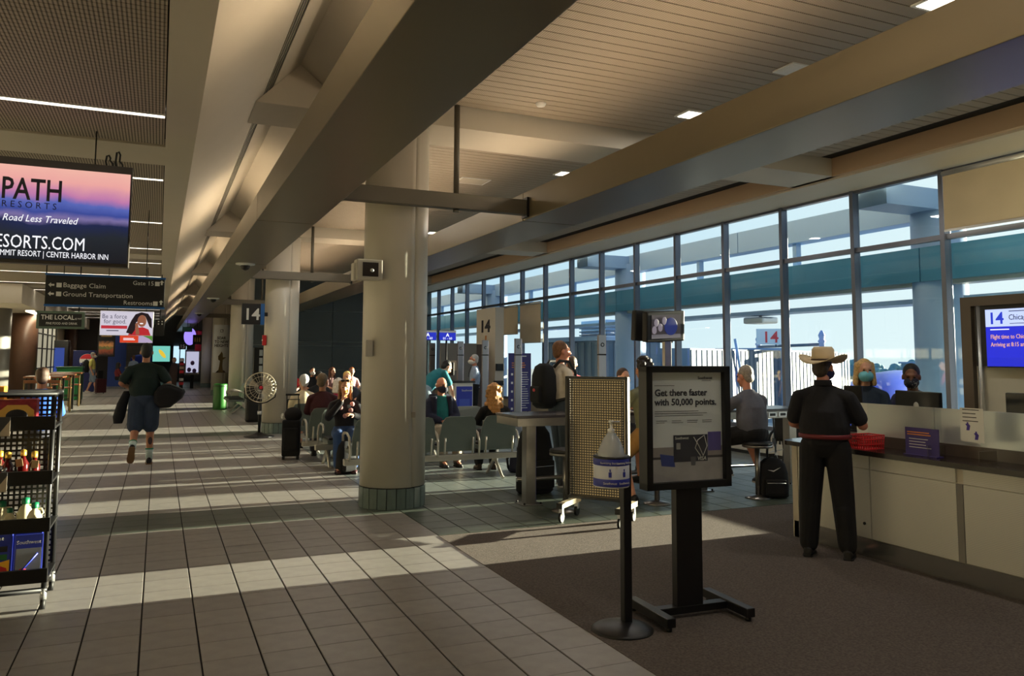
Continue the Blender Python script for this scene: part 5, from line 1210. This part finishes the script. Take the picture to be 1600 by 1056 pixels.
def person(label, loc, rz, pose, s=1.0, top=None, sleeve='short', bottom=None, legs='long', shoe=None, hair='short', hairm=None, sk='fair', mask=None,
           yaw=0, pitch=0, bulk=1.0, vox=.013, fist=.5, toes=None, female=False, socks=None, dec=None):
    root = thing('person', label, 'person', loc, rz); root.scale = (s, s, s)
    J = {k: V(v) for k, v in pose.items()}
    fy = R(yaw); fp = R(pitch)
    hf = V((-math.sin(fy)*math.cos(fp), math.cos(fy)*math.cos(fp), math.sin(fp))); hrt = V((math.cos(fy), math.sin(fy), 0)); hu = hrt.cross(hf)
    H = lambda x, y, z: J['head'] + (hrt*x + hf*y + hu*z)*1.06
    FR = (hrt, hf, hu); b = bulk; lw = bulk**.5
    def torso(mb, g, top_ring=True, low=-.07):
        sp = [J['pel'], J['chest'], J['neck']]
        rs = (J['shR'] - J['shL']).normalized(); rh = (J['hipR'] - J['hipL']).normalized()
        prof = [(low, .135, .100), (.0, .158, .116), (.30, .142*b, .104*b), (.55, .148*b, .112*b), (1.0, .165, .118*b), (1.45, .158, .098), (1.75, .105, .075), (2.0, .058, .058)]
        if female: prof = [(low, .145, .105), (.0, .160, .115), (.30, .125*b, .095*b), (.6, .128*b, .10*b), (1.0, .148, .118*b), (1.45, .142, .092), (1.75, .095, .07), (2.0, .05, .052)]
        rings = []
        for q, w, d in prof:
            i = 0 if q < 1 else 1; f = q - i
            p = sp[i].lerp(sp[i+1], f); tg = (sp[i+1] - sp[i]).normalized()
            if .7 < q < 1.3: tg = (sp[2] - sp[0]).normalized()
            r_ = rh.lerp(rs, min(1, q/1.2)); r_ = (r_ - tg*r_.dot(tg)).normalized(); fw = tg.cross(r_)
            rings.append([p + r_*((w + g)*math.cos(2*PI*k/18)) + fw*((d + g)*math.sin(2*PI*k/18)) for k in range(18)])
        mb.loft(rings)
    def limb(mb, a, c, r0, r1, f0=0., f1=1.):
        mb.cap(a.lerp(c, f0), a.lerp(c, f1), r0 + (r1-r0)*f0, r0 + (r1-r0)*f1)
    # ---- body
    mb = MB(); torso(mb, -.012)
    mb.cap(J['neck'] - V((0, 0, .03)), H(0, -.015, -.05), .055, .052)
    mb.ell(H(0, -.012, .03), (.074, .094, .095), FR); mb.ell(H(0, .022, -.035), (.060, .072, .082), FR); mb.ell(H(0, .062, -.088), (.028, .026, .024), FR)
    mb.cap(H(0, .088, .018), H(0, .108, -.022), .010, .015); mb.ell(H(0, .078, .034), (.05, .016, .014), FR)
    for sx in (-1, 1): mb.ell(H(sx*.076, -.008, -.004), (.012, .024, .034), FR); mb.ell(H(sx*.036, .07, -.03), (.022, .02, .024), FR)
    for S, sx in (('L', -1), ('R', 1)):
        sh, el, wr = J['sh'+S], J['el'+S], J['wr'+S]
        mb.cap(J['neck'] - V((0, 0, .02)), sh, .036, .045); limb(mb, sh, el, .050*b**.25, .042); limb(mb, el, wr, .043, .029)
        mb.cap(el.lerp(wr, .22), el.lerp(wr, .35), .045, .042)
        # hand: palm, four fingers with a bend, thumb from the side of the palm
        d = (J['hd'+S].normalized() if 'hd'+S in J else (wr - el).normalized())
        ref = V((0, 1, 0)) if abs(d.y) < .75 else V((-sx*.7, 0, .7))
        side = (ref - d*ref.dot(d)).normalized(); nrm = d.cross(side).normalized()
        if nrm.dot(V((-sx, 0, -.2))) < 0: nrm = -nrm
        pc = wr + d*.05
        for t0, w0 in ((0, .022), (.03, .032), (.075, .036)): pass
        mb.loft([[wr + d*q + side*(w0*math.cos(2*PI*k/12)) + nrm*(h0*math.sin(2*PI*k/12)) for k in range(12)] for q, w0, h0 in ((-.01, .024, .02), (.03, .034, .017), (.07, .041, .015), (.095, .036, .012))])
        for i in range(4):
            L = (.062, .072, .068, .052)[i]; base = wr + d*.088 + side*(.029 - .0195*i)
            d1 = (d*math.cos(fist*.7) + nrm*math.sin(fist*.7)).normalized(); d2 = (d*math.cos(fist*1.9) + nrm*math.sin(fist*1.9)).normalized()
            k1 = base + d1*(L*.55); mb.cap(base, k1, .0098, .009, 8); mb.cap(k1, k1 + d2*(L*.55), .009, .0078, 8)
        tb = wr + d*.03 + side*.03; td = (d*.62 + side*.6 + nrm*.45).normalized(); t1 = tb + td*.042
        mb.cap(tb, t1, .0125, .0108, 8); mb.cap(t1, t1 + (d*.85 + nrm*.5).normalized()*.034, .0105, .009, 8)
        hp, kn, an = J['hip'+S], J['kn'+S], J['an'+S]
        limb(mb, hp, kn, .080*lw, .054*lw); limb(mb, kn, an, .052*lw, .036); sh_d = (an - kn).normalized()
        cf = V((0, -.018, 0)); cf = cf - sh_d*cf.dot(sh_d)
        mb.cap(kn.lerp(an, .2) + cf, kn.lerp(an, .42) + cf, .054, .044)
        td = J.get('toe'+S, V((0, 1, 0))).normalized(); mb.cap(an - V((0, 0, .02)), an + td*.12 - V((0, 0, .045)), .036, .03)
    fused(mb, 'body', SK[sk], root, vox, 2, dec)
    # ---- clothes
    tm_ = MB(); torso(tm_, .014, low=-.12)
    for S in 'LR':
        sh, el, wr = J['sh'+S], J['el'+S], J['wr'+S]
        tm_.cap(J['neck'] - V((0, 0, .02)), sh, .048, .060)
        if sleeve == 'short': tm_.cap(sh, sh.lerp(el, .74), .063*b**.25, .066*b**.25)
        elif sleeve == 'long':
            tm_.cap(sh, el, .062*b**.25, .057); tm_.cap(el, el.lerp(wr, .93), .058, .043)
    if sleeve == 'none': pass
    fused(tm_, 'top', top, root, vox, 3, dec)
    bm_ = MB()
    rh = (J['hipR'] - J['hipL']).normalized(); tg = (J['chest'] - J['pel']).normalized(); rr = (rh - tg*rh.dot(tg)).normalized(); fw = tg.cross(rr)
    bm_.loft([[J['pel'] + tg*q + rr*(w0*math.cos(2*PI*k/18)) + fw*(d0*math.sin(2*PI*k/18)) for k in range(18)] for q, w0, d0 in ((-.10, .12, .10), (-.05, .165, .125), (.02, .172, .128*b**.5), (.09, .160*b**.5, .118*b**.5))])
    for S in 'LR':
        hp, kn, an = J['hip'+S], J['kn'+S], J['an'+S]
        if legs == 'long':
            bm_.cap(hp, kn, .098*lw, .082*lw); bm_.cap(kn, kn.lerp(an, .93), .082*lw, .068*lw); bm_.cap(kn.lerp(an, .2) + V((0, -.012, 0)), kn.lerp(an, .5) + V((0, -.012, 0)), .076*lw, .07*lw)
        elif legs == 'shorts': bm_.cap(hp, hp.lerp(kn, .86), .102*lw, .098*lw)
        else: bm_.cap(hp, kn, .092, .07); bm_.cap(kn, kn.lerp(an, .15), .066, .062)
    fused(bm_, 'trousers' if legs == 'long' else 'shorts', bottom, root, vox, 3, dec)
    for S in 'LR':
        an, kn = J['an'+S], J['kn'+S]; td = J.get('toe'+S, V((0, 1, 0))).normalized()
        upv = (kn - an).normalized(); upv = (upv - td*upv.dot(td)).normalized(); sd = td.cross(upv)
        o = an - upv*.085
        rings = [[o + td*q + upv*(h0 + (h1 - h0)*(.5 + .5*math.sin(2*PI*k/14))) + sd*(w0*math.cos(2*PI*k/14)) for k in range(14)] for q, w0, h0, h1 in ((-.075, .026, .004, .075), (-.055, .036, 0, .10), (.02, .04, 0, .095), (.09, .046, 0, .068), (.15, .042, .002, .052), (.18, .022, .008, .034))]
        sh_ = MB().loft(rings).build('shoe', shoe or m_black, root, fix=True)
        MB().loft([[o + td*q + upv*h + sd*(w0*c_) for h in (-.004, .016) for c_ in ((1, -1) if h < 0 else (-1, 1))] for q, w0 in ((-.078, .03), (-.05, .041), (.03, .043), (.1, .05), (.155, .044), (.185, .022))], True, False).build('sole', mat('sole_tan', (120, 90, 60), .8) if socks else (mat('sole_white', (190, 186, 180), .7) if shoe and 'sneaker' in shoe.name else mat('sole_dark', (26, 24, 24), .8)), sh_, fix=True)
        if socks:
            MB().tube([an - upv*.01, an.lerp(kn, .18), an.lerp(kn, .30)], [.046, .047, .052], 14).build('sock', socks[0], root); MB().tube([an.lerp(kn, .30), an.lerp(kn, .34)], [.054, .055], 14).build('sock_band', socks[1], root)
    # ---- face
    for sx in (-1, 1): MB().ell(H(sx*.030, .083, .014), (.012, .006, .007), FR, 8, 6).build('eye', m_eye, root)
    if not mask: MB().ell(H(0, .090, -.055), (.022, .008, .007), FR, 10, 6).build('mouth', m_lip, root)
    else:
        mk = MB().ell(H(0, .034, -.045), (.073, .106, .063), FR, 20, 12).build('mask', mask, root)
    # ---- hair
    if hairm:
        hb = MB()
        hb.ell(H(0, -.026, .045), (.084, .096, .094), FR)
        if hair in ('short', 'curlyshort'): hb.ell(H(0, -.06, -.01), (.072, .052, .075), FR)
        if hair == 'bald':
            hb = MB(); hb.ell(H(0, -.055, .0), (.080, .055, .05), FR)
        if hair in ('bob', 'long', 'curly'):
            rnd = random.Random(len(label)); dn = .17 if hair == 'bob' else .32
            for i in range(13):
                a = R(168 + 204*i/12)                      # round the back from ear to ear
                for q in range(7):
                    u = q/6; sp_ = 1 + .22*u
                    hb.ell(H(.072*sp_*math.cos(a), -.022 + .078*sp_*math.sin(a), .06 - u*dn), (.028, .028, .04), FR, 8, 6)
            if hair == 'curly':
                for i in range(46):
                    a = rnd.uniform(0, 2*PI); q = rnd.uniform(0, 1)
                    if math.sin(a) < .5: hb.ell(H((.085 + .035*q)*math.cos(a), -.06 + .06*math.sin(a), .08 - q*.36), (.026,)*3, FR, 8, 6)
        if hair == 'pony':
            hb.ell(H(0, -.06, -.01), (.07, .05, .07), FR); hb.cap(H(0, -.12, .02), H(.02, -.13, -.16), .035, .022)
        if hair == 'curlyshort':
            rnd = random.Random(3)
            for i in range(30):
                a = rnd.uniform(0, 2*PI); e = rnd.uniform(.1, 1.4); hb.ell(H(.085*math.cos(a)*math.cos(e), -.026 + .095*math.sin(a)*math.cos(e), .045 + .095*math.sin(e)), (.024,)*3, FR, 8, 6)
        fused(hb, 'hair', hairm, root, max(.008, vox*.8), 2, dec)
    return root, J, H, FR

# the man walking away down the concourse
wk = P(STAND, knL=(-.11, -.02, .50), anL=(-.13, -.30, .26), knR=(.09, .05, .50), anR=(.09, .03, .085), hipL=(-.095, 0, .92),
       shL=(-.20, -.01, 1.35), shR=(.20, -.01, 1.35), elL=(-.31, -.08, 1.17), wrL=(-.22, .14, 1.10), elR=(.31, -.08, 1.17), wrR=(.25, .16, 1.08), toeL=(-.08, .45, -.9))
root, J, H, FR = person('man walking away in dark green shirt and denim shorts carrying a black bag', (-.17, 13.3, 0), 0, wk, 1.045, cl('darkgreen', (14, 36, 34)), 'short', cl('denim', (48, 62, 84)), 'shorts', m_black, 'short', hr('black', (18, 14, 12)), 'tan', bulk=1.38, socks=(cl('sock', (196, 214, 210)), cl('sockteal', (20, 140, 112))), vox=.010)
MB().ell((.096, -.058, .34), (.03, .006, .055)).build('tattoo', mat('tattoo_ink', (70, 50, 52), .6), root)
g = thing('motorcycle_bag', 'black rounded bag under the right arm of the walking man', 'bag', (.17, 13.22, 1.02), R(-8))
mb = MB(); poly = [(-.21, .05), (-.15, .14), (-.09, .18), (.01, .18), (.20, .10), (.22, .06), (.18, -.03), (.02, -.17), (-.12, -.18), (-.2, -.09)]
mb.loft([[(p[0]*k_, y_, p[1]*k_) for p in poly] for k_, y_ in ((.7, -.15), (.92, -.13), (1, -.08), (1, .08), (.92, .13), (.7, .15))]); mb.build('shell', m_bag, g, fix=True)
MB().tube([(-.08, -.10, .185), (.02, -.11, .185), (.21, -.09, .10)], .012, 6).build('piping', mat('bag_trim', (90, 96, 100), .4), g)
g = thing('folded_jacket', 'dark jacket hanging from the left hand of the walking man', 'jacket', (-.50, 13.32, .62))
mb = MB().loft([[(-.0 + x + w*math.cos(a), .05*math.sin(a), z) for a in [2*PI*i/12 for i in range(12)]] for x, w, z in ((-.02, .06, 0), (-.01, .085, .1), (.03, .075, .3), (.09, .05, .48))]); mb.build('cloth', cl('jacketblack', (16, 18, 24)), g)

# hat wearer at the counter
hm = P(STAND, shL=(-.20, -.01, 1.35), shR=(.20, -.01, 1.35), elR=(.30, .06, 1.12), wrR=(.17, .27, 1.24), elL=(-.27, .08, 1.12), wrL=(-.12, .30, 1.06), knL=(-.13, .0, .5), anL=(-.15, -.02, .085), hipL=(-.10, 0, .92), knR=(.13, .02, .5), anR=(.16, .0, .085), hipR=(.10, 0, .92))
root, J, H, FR = person('man in cream cowboy hat, black polo and red belt at the gate counter', (5.10, 5.03, 0), R(-52), hm, .965, cl('blackpolo', (24, 24, 30)), 'short', cl('blackpants', (12, 12, 15)), 'long', mat('boot_black', (18, 17, 18), .5), 'short', hr('greybrown', (70, 58, 50)), 'red', mask=cl('maskblue', (40, 44, 90)), yaw=-18, bulk=1.34, vox=.010)
MB().loft([[(w*math.cos(2*PI*k/36), d*math.sin(2*PI*k/36), z) for k in range(36)] for w, d, z in ((.205, .155, 1.005), (.215, .165, 1.01), (.215, .165, 1.04), (.205, .155, 1.045))]).build('belt', mat('belt_red', (110, 26, 34), .5), root)
MB().loft([[(w*math.cos(2*PI*k/20), -.02 + d*math.sin(2*PI*k/20), z) for k in range(20)] for w, d, z in ((.07, .072, 1.455), (.078, .08, 1.46), (.072, .074, 1.50), (.066, .068, 1.505))]).build('collar', cl('blackpolo', (24, 24, 30)), root)
g = thing('cowboy_hat', 'cream felt cowboy hat with curled brim', 'hat', (5.10, 5.03, 0), R(-70)); g.scale = (.965,)*3
felt = mat('felt_cream', (206, 186, 152), .85, var=.05, vscale=10); hx, hy, hz = J['head'].x - .02, J['head'].y - .02, J['head'].z
hc = Vector((0, .01, hz + .058))
rings = []
for r_, z in ((.106, 0), (.104, .05), (.099, .10), (.080, .124), (.02, .108)):
    rings.append([hc + V((r_*.88*math.cos(a), r_*1.12*math.sin(a), z - (.018*max(0, math.cos(2*a)) if z > .09 and False else 0))) for a in [2*PI*i/32 for i in range(32)]])
MB().loft(rings).build('crown', felt, g)
br = [[hc + V((r_*.92*math.cos(a), r_*1.12*math.sin(a), lift*(abs(math.cos(a))**2.2) - drop*(abs(math.sin(a))**3) + th)) for a in [2*PI*i/48 for i in range(48)]] for r_, lift, drop, th in ((.095, 0, 0, -.004), (.15, .010, .008, -.006), (.205, .055, .022, -.004), (.208, .058, .022, .002), (.15, .014, .008, .002), (.095, .002, 0, .006))]
MB().loft(br, cap=False).build('brim', felt, g)
MB().loft([[hc + V((r_*.89*math.cos(a), r_*1.13*math.sin(a), z)) for a in [2*PI*i/32 for i in range(32)]] for r_, z in ((.105, .004), (.1085, .006), (.107, .018), (.104, .02))]).build('hat_band', mat('hat_band', (70, 54, 40), .7), g)

# counter staff
root, J, H, FR = person('blonde agent in denim jacket and light blue mask behind the counter', (6.42, 5.79, 0), R(138), P(STAND, elL=(-.22, .06, 1.13), wrL=(-.12, .26, 1.1), elR=(.22, .06, 1.13), wrR=(.12, .26, 1.1)), .935, cl('denimjacket', (40, 54, 74)), 'long', cl('blackpants', (12, 12, 15)), 'long', m_black, 'bob', hr('blonde', (206, 170, 112)), 'fair', mask=cl('masksurg', (110, 190, 210)), yaw=8, female=True, vox=.011)
root, J, H, FR = person('dark haired agent with dotted black mask bent toward the counter monitor', (6.95, 5.62, 0), R(112), P(STAND, chest=(0, .06, 1.20), neck=(0, .14, 1.38), head=(0, .19, 1.53), shL=(-.165, .12, 1.30), shR=(.165, .12, 1.30), elL=(-.22, .22, 1.08), elR=(.22, .22, 1.08), wrL=(-.12, .42, 1.0), wrR=(.12, .42, 1.0)), .95, cl('navyuniform', (34, 34, 66)), 'long', cl('blackpants', (12, 12, 15)), 'long', m_black, 'pony', hr('black', (18, 14, 12)), 'brown', mask=cl('maskdark', (20, 24, 40)), yaw=16, pitch=-12, female=True, vox=.011)
for i in range(22):
    a = random.uniform(-1.1, 1.1); e = random.uniform(-.7, .6)
    MB().ell(H(.0735*math.sin(a)*math.cos(e), .034 + .1065*math.cos(a)*math.cos(e), -.045 + .0625*math.sin(e)), (.0022,)*3, None, 6, 4).build('mask_dot', m_white, root)

# people at the long table
root, J, H, FR = person('man in grey shirt and black shorts sitting on a stool at the long table', (6.48, 7.50, 0), R(-4), P(STOOL, anL=(-.12, .36, .30), anR=(.20, .10, .22), knR=(.2, .36, .62), wrL=(-.26, .46, 1.05), elL=(-.30, .22, 1.0)), 1.0, cl('heathergrey', (92, 94, 106)), 'short', cl('blackshorts', (16, 16, 20)), 'shorts', mat('sneaker_dark', (40, 40, 48), .6), 'short', hr('grey', (150, 140, 128)), 'red', yaw=14, pitch=-10, bulk=1.28, vox=.010)
root, J, H, FR = person('dark haired person in olive shirt and khaki shorts behind the poster stand', (5.10, 7.62, 0), R(6), P(STOOL, chest=(0, .03, 1.06), neck=(0, .07, 1.29), head=(0, .1, 1.46), shL=(-.18, .05, 1.19), shR=(.18, .05, 1.19), anL=(-.2, .05, .1), knL=(-.18, .25, .52)), 1.02, cl('olive', (110, 112, 88)), 'short', cl('khaki', (150, 112, 60)), 'shorts', m_black, 'curlyshort', hr('darkbrown', (26, 18, 16)), 'tan', yaw=-15, vox=.011)
root, J, H, FR = person('person in bright blue shirt across the long table behind the mesh board', (5.62, 9.12, 0), PI, P(STOOL), .97, cl('blue', (50, 130, 200)), 'short', cl('greypants', (70, 70, 80)), 'long', m_black, 'short', hr('brown', (70, 48, 34)), 'fair', yaw=0, vox=.013)
g = stool('steel bar stool on the far side of the long table', 5.62, 9.12)
g = thing('laptop', 'open dark laptop on the long table by the person in blue', 'laptop', (5.62, 8.45, .985), PI); MB().bbox(-.16, .16, -.11, .11, 0, .015, .004).build('keyboard_base', m_dark, g); MB().bbox(-.16, .16, -.115, -.105, .01, .22, .004).build('lid', m_dark, g, (0, 0, 0), (R(-14), 0, 0))
g = thing('newspaper', 'open newspaper lying on the long table', 'newspaper', (4.95, 8.2, .986), R(8)); MB().bbox(-.26, .26, -.14, .14, 0, .012, .003).build('sheets', mat('newsprint', (206, 200, 190), .9), g); lines(g, -.2, -.1, .013, .4, 1, .02, m_ink, .001)
root, J, H, FR = person('tall man in white shirt wearing a black backpack beside the long table', (4.76, 9.15, 0), R(-84), P(STAND, elR=(.25, .0, 1.14), wrR=(.22, .12, .92), knL=(-.1, .06, .5), anL=(-.1, .1, .085)), 1.06, cl('white', (226, 216, 200)), 'short', cl('slateshorts', (66, 76, 86)), 'long', mat('sneaker_dark', (40, 40, 48), .6), 'short', hr('lightbrown', (120, 80, 48)), 'red', yaw=-12, bulk=1.05, vox=.011)
bp = thing('worn_backpack', 'large black backpack with small red logo worn on the back of the tall man', 'bag', (4.76, 9.15, 0), R(-84)); bp.scale = (1.06,)*3
rings = [[(w*math.copysign(abs(math.cos(a))**.6, math.cos(a)), -.235 + d*math.copysign(abs(math.sin(a))**.6, math.sin(a)), z) for a in [2*PI*i/22 for i in range(22)]] for w, d, z in ((.10, .07, .93), (.155, .105, .97), (.17, .115, 1.15), (.16, .11, 1.32), (.12, .085, 1.43), (.05, .04, 1.47))]
MB().loft(rings).build('body', m_bag, bp); MB().bbox(-.11, .11, -.375, -.30, 1.0, 1.2, .03).build('front_pocket', m_bag, bp); MB().ell((.0, -.377, 1.15), (.03, .004, .02)).build('logo', m_red, bp)
for sx in (-1, 1): MB().tube([(sx*.09, -.15, 1.42), (sx*.115, -.08, 1.50), (sx*.12, .05, 1.49), (sx*.13, .135, 1.36), (sx*.14, .13, 1.2), (sx*.17, -.02, 1.05), (sx*.14, -.16, 1.02)], .02, 8).build('strap', m_black, bp)
MB().ell((-.19, -.2, 1.14), (.035, .035, .09)).build('bottle_side', m_alu, bp)
person('person in pink shirt beyond the man with the backpack', (5.66, 10.5, 0), R(-30), P(STAND), .95, cl('pink', (206, 92, 100)), 'short', cl('greypants', (70, 70, 80)), 'long', m_black, 'short', hr('brown', (70, 48, 34)), 'fair', vox=.013)

# seated travellers near the column
root, J, H, FR = person('white haired man in navy jacket, teal shirt and dark mask facing the camera', (4.04, 11.78, 0), PI, P(SIT, wrL=(-.08, .2, .66), wrR=(.06, .2, .66)), 1.0, cl('teal', (24, 110, 110)), 'short', cl('taupe', (150, 140, 124)), 'long', m_black, 'bald', hr('white', (214, 206, 196)), 'red', mask=cl('masknavy', (26, 28, 48)), yaw=12, pitch=-6, bulk=1.1, vox=.011)
jk = MB()
for sx in (-1, 1):
    S = 'L' if sx < 0 else 'R'
    jk.cap(J['sh'+S], J['el'+S], .078, .068); jk.cap(J['el'+S], J['el'+S].lerp(J['wr'+S], .9), .068, .052)
    jk.loft([[V((sx*(.125 + .05*math.cos(2*PI*k/14)), -.02 + .145*math.sin(2*PI*k/14), z)) for k in range(14)] for z in (.50, .7, .9, 1.03)])
jk.loft([[V((.17*math.cos(2*PI*k/14), -.09 + .06*math.sin(2*PI*k/14), z)) for k in range(14)] for z in (.50, .75, 1.0, 1.06)])
fused(jk, 'jacket', cl('navyjacket', (28, 32, 56)), root, .012, 3)
person('woman with long curly blonde hair and black top seen from behind', (4.37, 10.42, 0), R(-8), P(SIT, head=(.0, .0, 1.14), neck=(0, -.02, .99), shL=(-.165, -.03, .88), shR=(.165, -.03, .88)), 1.0, cl('black', (14, 13, 15)), 'long', cl('blackpants', (12, 12, 15)), 'long', mat('shoe_brown', (70, 54, 42), .6), 'curly', hr('curlyblonde', (196, 140, 78)), 'fair', female=True, yaw=-20, vox=.011)
root, J, H, FR = person('woman with sunglasses on her head drinking from a cup beside the near column', (2.53, 11.72, 0), R(172), P(SIT, elR=(.24, .10, .76), wrR=(.06, .20, 1.0), hdR=(-.35, .1, .9), elL=(-.25, .08, .74), wrL=(-.10, .26, .80), head=(0, .03, 1.19)), .99, cl('blackprint', (24, 22, 30)), 'long', cl('jeans', (44, 72, 120)), 'long', mat('shoe_maroon', (60, 20, 26), .5), 'long', hr('wavyblonde', (150, 108, 66)), 'fair', female=True, yaw=-6, pitch=-8, vox=.010)
sg = thing('sunglasses', 'dark sunglasses pushed up on the drinking woman', 'sunglasses', (2.53, 11.72, 0), R(172)); sg.scale = (.99,)*3
for sx in (-1, 1):
    MB().ell(H(sx*.035, .058, .108), (.03, .016, .018), FR, 12, 8).build('lens', m_black, sg); MB().cyl(H(sx*.07, .05, .10), H(sx*.088, -.03, .06), .004, n=6).build('temple', m_gold, sg)
cu = thing('drink_cup', 'small orange lit drink cup at the lips of the woman', 'cup', (2.53, 11.72, 0), R(172)); cu.scale = (.99,)*3
c0 = H(.0, .14, -.11); MB().cyl(c0, c0 + V((0, -.01, .10)), .026, .032, n=16).build('cup', mat('cup_amber', (230, 150, 80), .3), cu); MB().cyl(c0 + V((0, -.01, .1)), c0 + V((0, -.02, .15)), .004, n=6).build('straw', m_white, cu)
for a, z in ((-.08, .86), (.07, .9), (.0, .78), (-.1, .95)): MB().ell((a, .105, z), (.035, .02, .035), None, 10, 6).build('print_patch', cl('printpink', (200, 150, 150)), root)
person('man in maroon jacket seen from behind in the seats', (2.44, 12.98, 0), R(-10), P(SIT), 1.03, cl('maroon', (62, 18, 26)), 'long', cl('greypants', (70, 70, 80)), 'long', m_black, 'short', hr('greybrown2', (110, 92, 70)), 'tan', yaw=-25, bulk=1.12, vox=.012)
person('person in cream shirt left of the man in maroon', (2.345, 14.2, 0), R(10), P(SIT), 1.0, cl('cream', (214, 200, 170)), 'short', cl('khaki', (150, 112, 60)), 'shorts', m_black, 'short', hr('silver', (190, 190, 190)), 'fair', vox=.013)
person('person in magenta top with white hair in the seats', (2.95, 14.22, 0), R(-12), P(SIT), .95, cl('magenta', (180, 40, 90)), 'short', cl('greypants', (70, 70, 80)), 'long', m_black, 'bob', hr('white', (214, 206, 196)), 'fair', mask=cl('maskwhite', (220, 214, 206)), female=True, vox=.014)
crowd = [('person in red shirt at the left of the far seats by the second column', 3.645, 24.25, 180, (190, 40, 50), 'short', 'ginger', (150, 80, 40), 'fair', 1),
         ('person in black with dark cap of hair and white mask in the far seats', 4.235, 24.25, 180, (18, 20, 26), 'short', 'black', (18, 14, 12), 'tan', 1),
         ('dark haired person in black shirt with bare arms left of the silver head', 3.135, 17.08, 188, (20, 20, 24), 'short', 'black', (18, 14, 12), 'tan', 0),
         ('brown haired woman leaning to the right in the far seats', 4.825, 24.25, 200, (120, 90, 90), 'long', 'auburn', (96, 50, 34), 'fair', 0),
         ('sunlit blonde child-sized person in the far seats', 3.725, 17.08, 165, (40, 44, 60), 'short', 'blondebright', (226, 186, 110), 'fair', 0),
         ('person with ginger hair in pale pink beside the upright red pole', 5.415, 24.25, 190, (200, 150, 150), 'short', 'ginger', (150, 80, 40), 'fair', 0),
         ('person in dark clothes half hidden by the near column', 3.525, 14.2, 0, (30, 26, 30), 'short', 'darkbrown', (26, 18, 16), 'tan', 0)]
for lb, x, y, a, c, h, hn, hcol, sk_, mk in crowd:
    person(lb, (x, y, 0), R(a), P(SIT), 1.0, cl('c%d' % (c[0]*7 + c[1]), c), 'short', cl('greypants', (70, 70, 80)), 'long', m_black, h, hr(hn, hcol), sk_, mask=cl('maskwhite', (220, 214, 206)) if mk else None, yaw=random.uniform(-20, 20), vox=.016, female=(h == 'long'))
person('person in teal shirt bending over beside the boarding posts', (5.0, 15.1, 0), R(-80), P(STAND, pel=(0, -.18, .93), hipL=(-.092, -.18, .90), hipR=(.092, -.18, .90), chest=(0, .02, 1.16), neck=(0, .19, 1.30), head=(0, .30, 1.36), shL=(-.185, .15, 1.26), shR=(.185, .15, 1.26), elL=(-.22, .27, 1.0), elR=(.22, .27, 1.0), wrL=(-.16, .36, .78), wrR=(.16, .36, .78), knL=(-.1, -.02, .5), knR=(.1, -.02, .5)), 1.05, cl('tealtee', (20, 108, 122)), 'short', cl('palejeans', (130, 150, 165)), 'long', m_black, 'short', hr('black', (18, 14, 12)), 'fair', pitch=-35, vox=.013)
root, J, H, FR = person('gate agent in light blue shirt and black shorts standing with white mask', (6.87, 17.6, 0), R(72), P(STAND, elL=(-.22, .03, 1.15), wrL=(-.12, .16, .98), elR=(.23, .0, 1.13), wrR=(.15, .15, .93)), .98, cl('lightblue', (160, 178, 206)), 'short', cl('blackshorts', (16, 16, 20)), 'shorts', m_black, 'short', hr('silver', (190, 190, 190)), 'red', mask=cl('maskwhite', (220, 214, 206)), vox=.013)
MB().tube([(-.07, .09, 1.44), (-.04, .14, 1.3), (0, .145, 1.2), (.04, .14, 1.3), (.07, .09, 1.44)], .006, 6).build('lanyard', m_ink, root)
# walkway left side
person('man in bright blue shirt sitting on the bench behind the snack rack', (-1.42, 12.35, 0), R(5), P(SIT, pel=(0, 0, .63), **{k: (SIT[k][0], SIT[k][1], SIT[k][2] + .10) for k in SIT if k != 'pel' and k[:2] != 'an'}), 1.03, cl('brightblue', (40, 92, 190)), 'long', cl('greypants', (70, 70, 80)), 'long', m_black, 'short', hr('brown', (70, 48, 34)), 'tan', vox=.012)
person('man in yellow shirt walking with a backpack by the vending machine', (-2.62, 39.0, 0), R(-100), P(STAND, knR=(.1, .15, .5), anR=(.1, .2, .12), anL=(-.1, -.2, .12), knL=(-.1, -.04, .5)), 1.03, cl('yellow', (214, 206, 110)), 'short', cl('paleshorts', (130, 146, 165)), 'shorts', mat('sneaker_pale', (190, 186, 180), .6), 'short', hr('greywhite', (170, 165, 160)), 'fair', mask=cl('maskwhite', (220, 214, 206)), vox=.018)
pack('backpack', 'dark backpack on the man in yellow', (-2.86, 39.02, .92), R(80), .34, .26, .55)
g = thing('rolling_suitcase', 'maroon suitcase pulled beside the man in yellow', 'suitcase', (-2.25, 38.8, 0), R(20)); MB().bbox(-.2, .2, -.13, .13, .05, .65, .03).build('shell', cl('maroon', (62, 18, 26)), g); MB().bbox(-.1, .1, .1, .13, .65, 1.0, .01).build('handle', m_dark, g)
for sx in (-1, 1): MB().cyl((sx*.15 - .015, .1, .028), (sx*.15 + .015, .1, .028), .028, n=10).build('wheel', m_black, g)
person('person in dark top with red scarf seated by the food counter', (-1.85, 44.6, 0), R(-70), P(SIT), 1.0, cl('reddark', (120, 40, 44)), 'short', cl('blackpants', (12, 12, 15)), 'long', m_black, 'long', hr('black', (18, 14, 12)), 'tan', vox=.02, female=True)
person('person in white and blue shirt at the food kiosk', (-1.2, 46.2, 0), R(20), P(STAND), .96, cl('whiteblue', (170, 190, 214)), 'short', cl('blackpants', (12, 12, 15)), 'long', m_black, 'short', hr('lightbrown', (120, 80, 48)), 'fair', vox=.02)
bpy.data.scenes.remove(WORK)
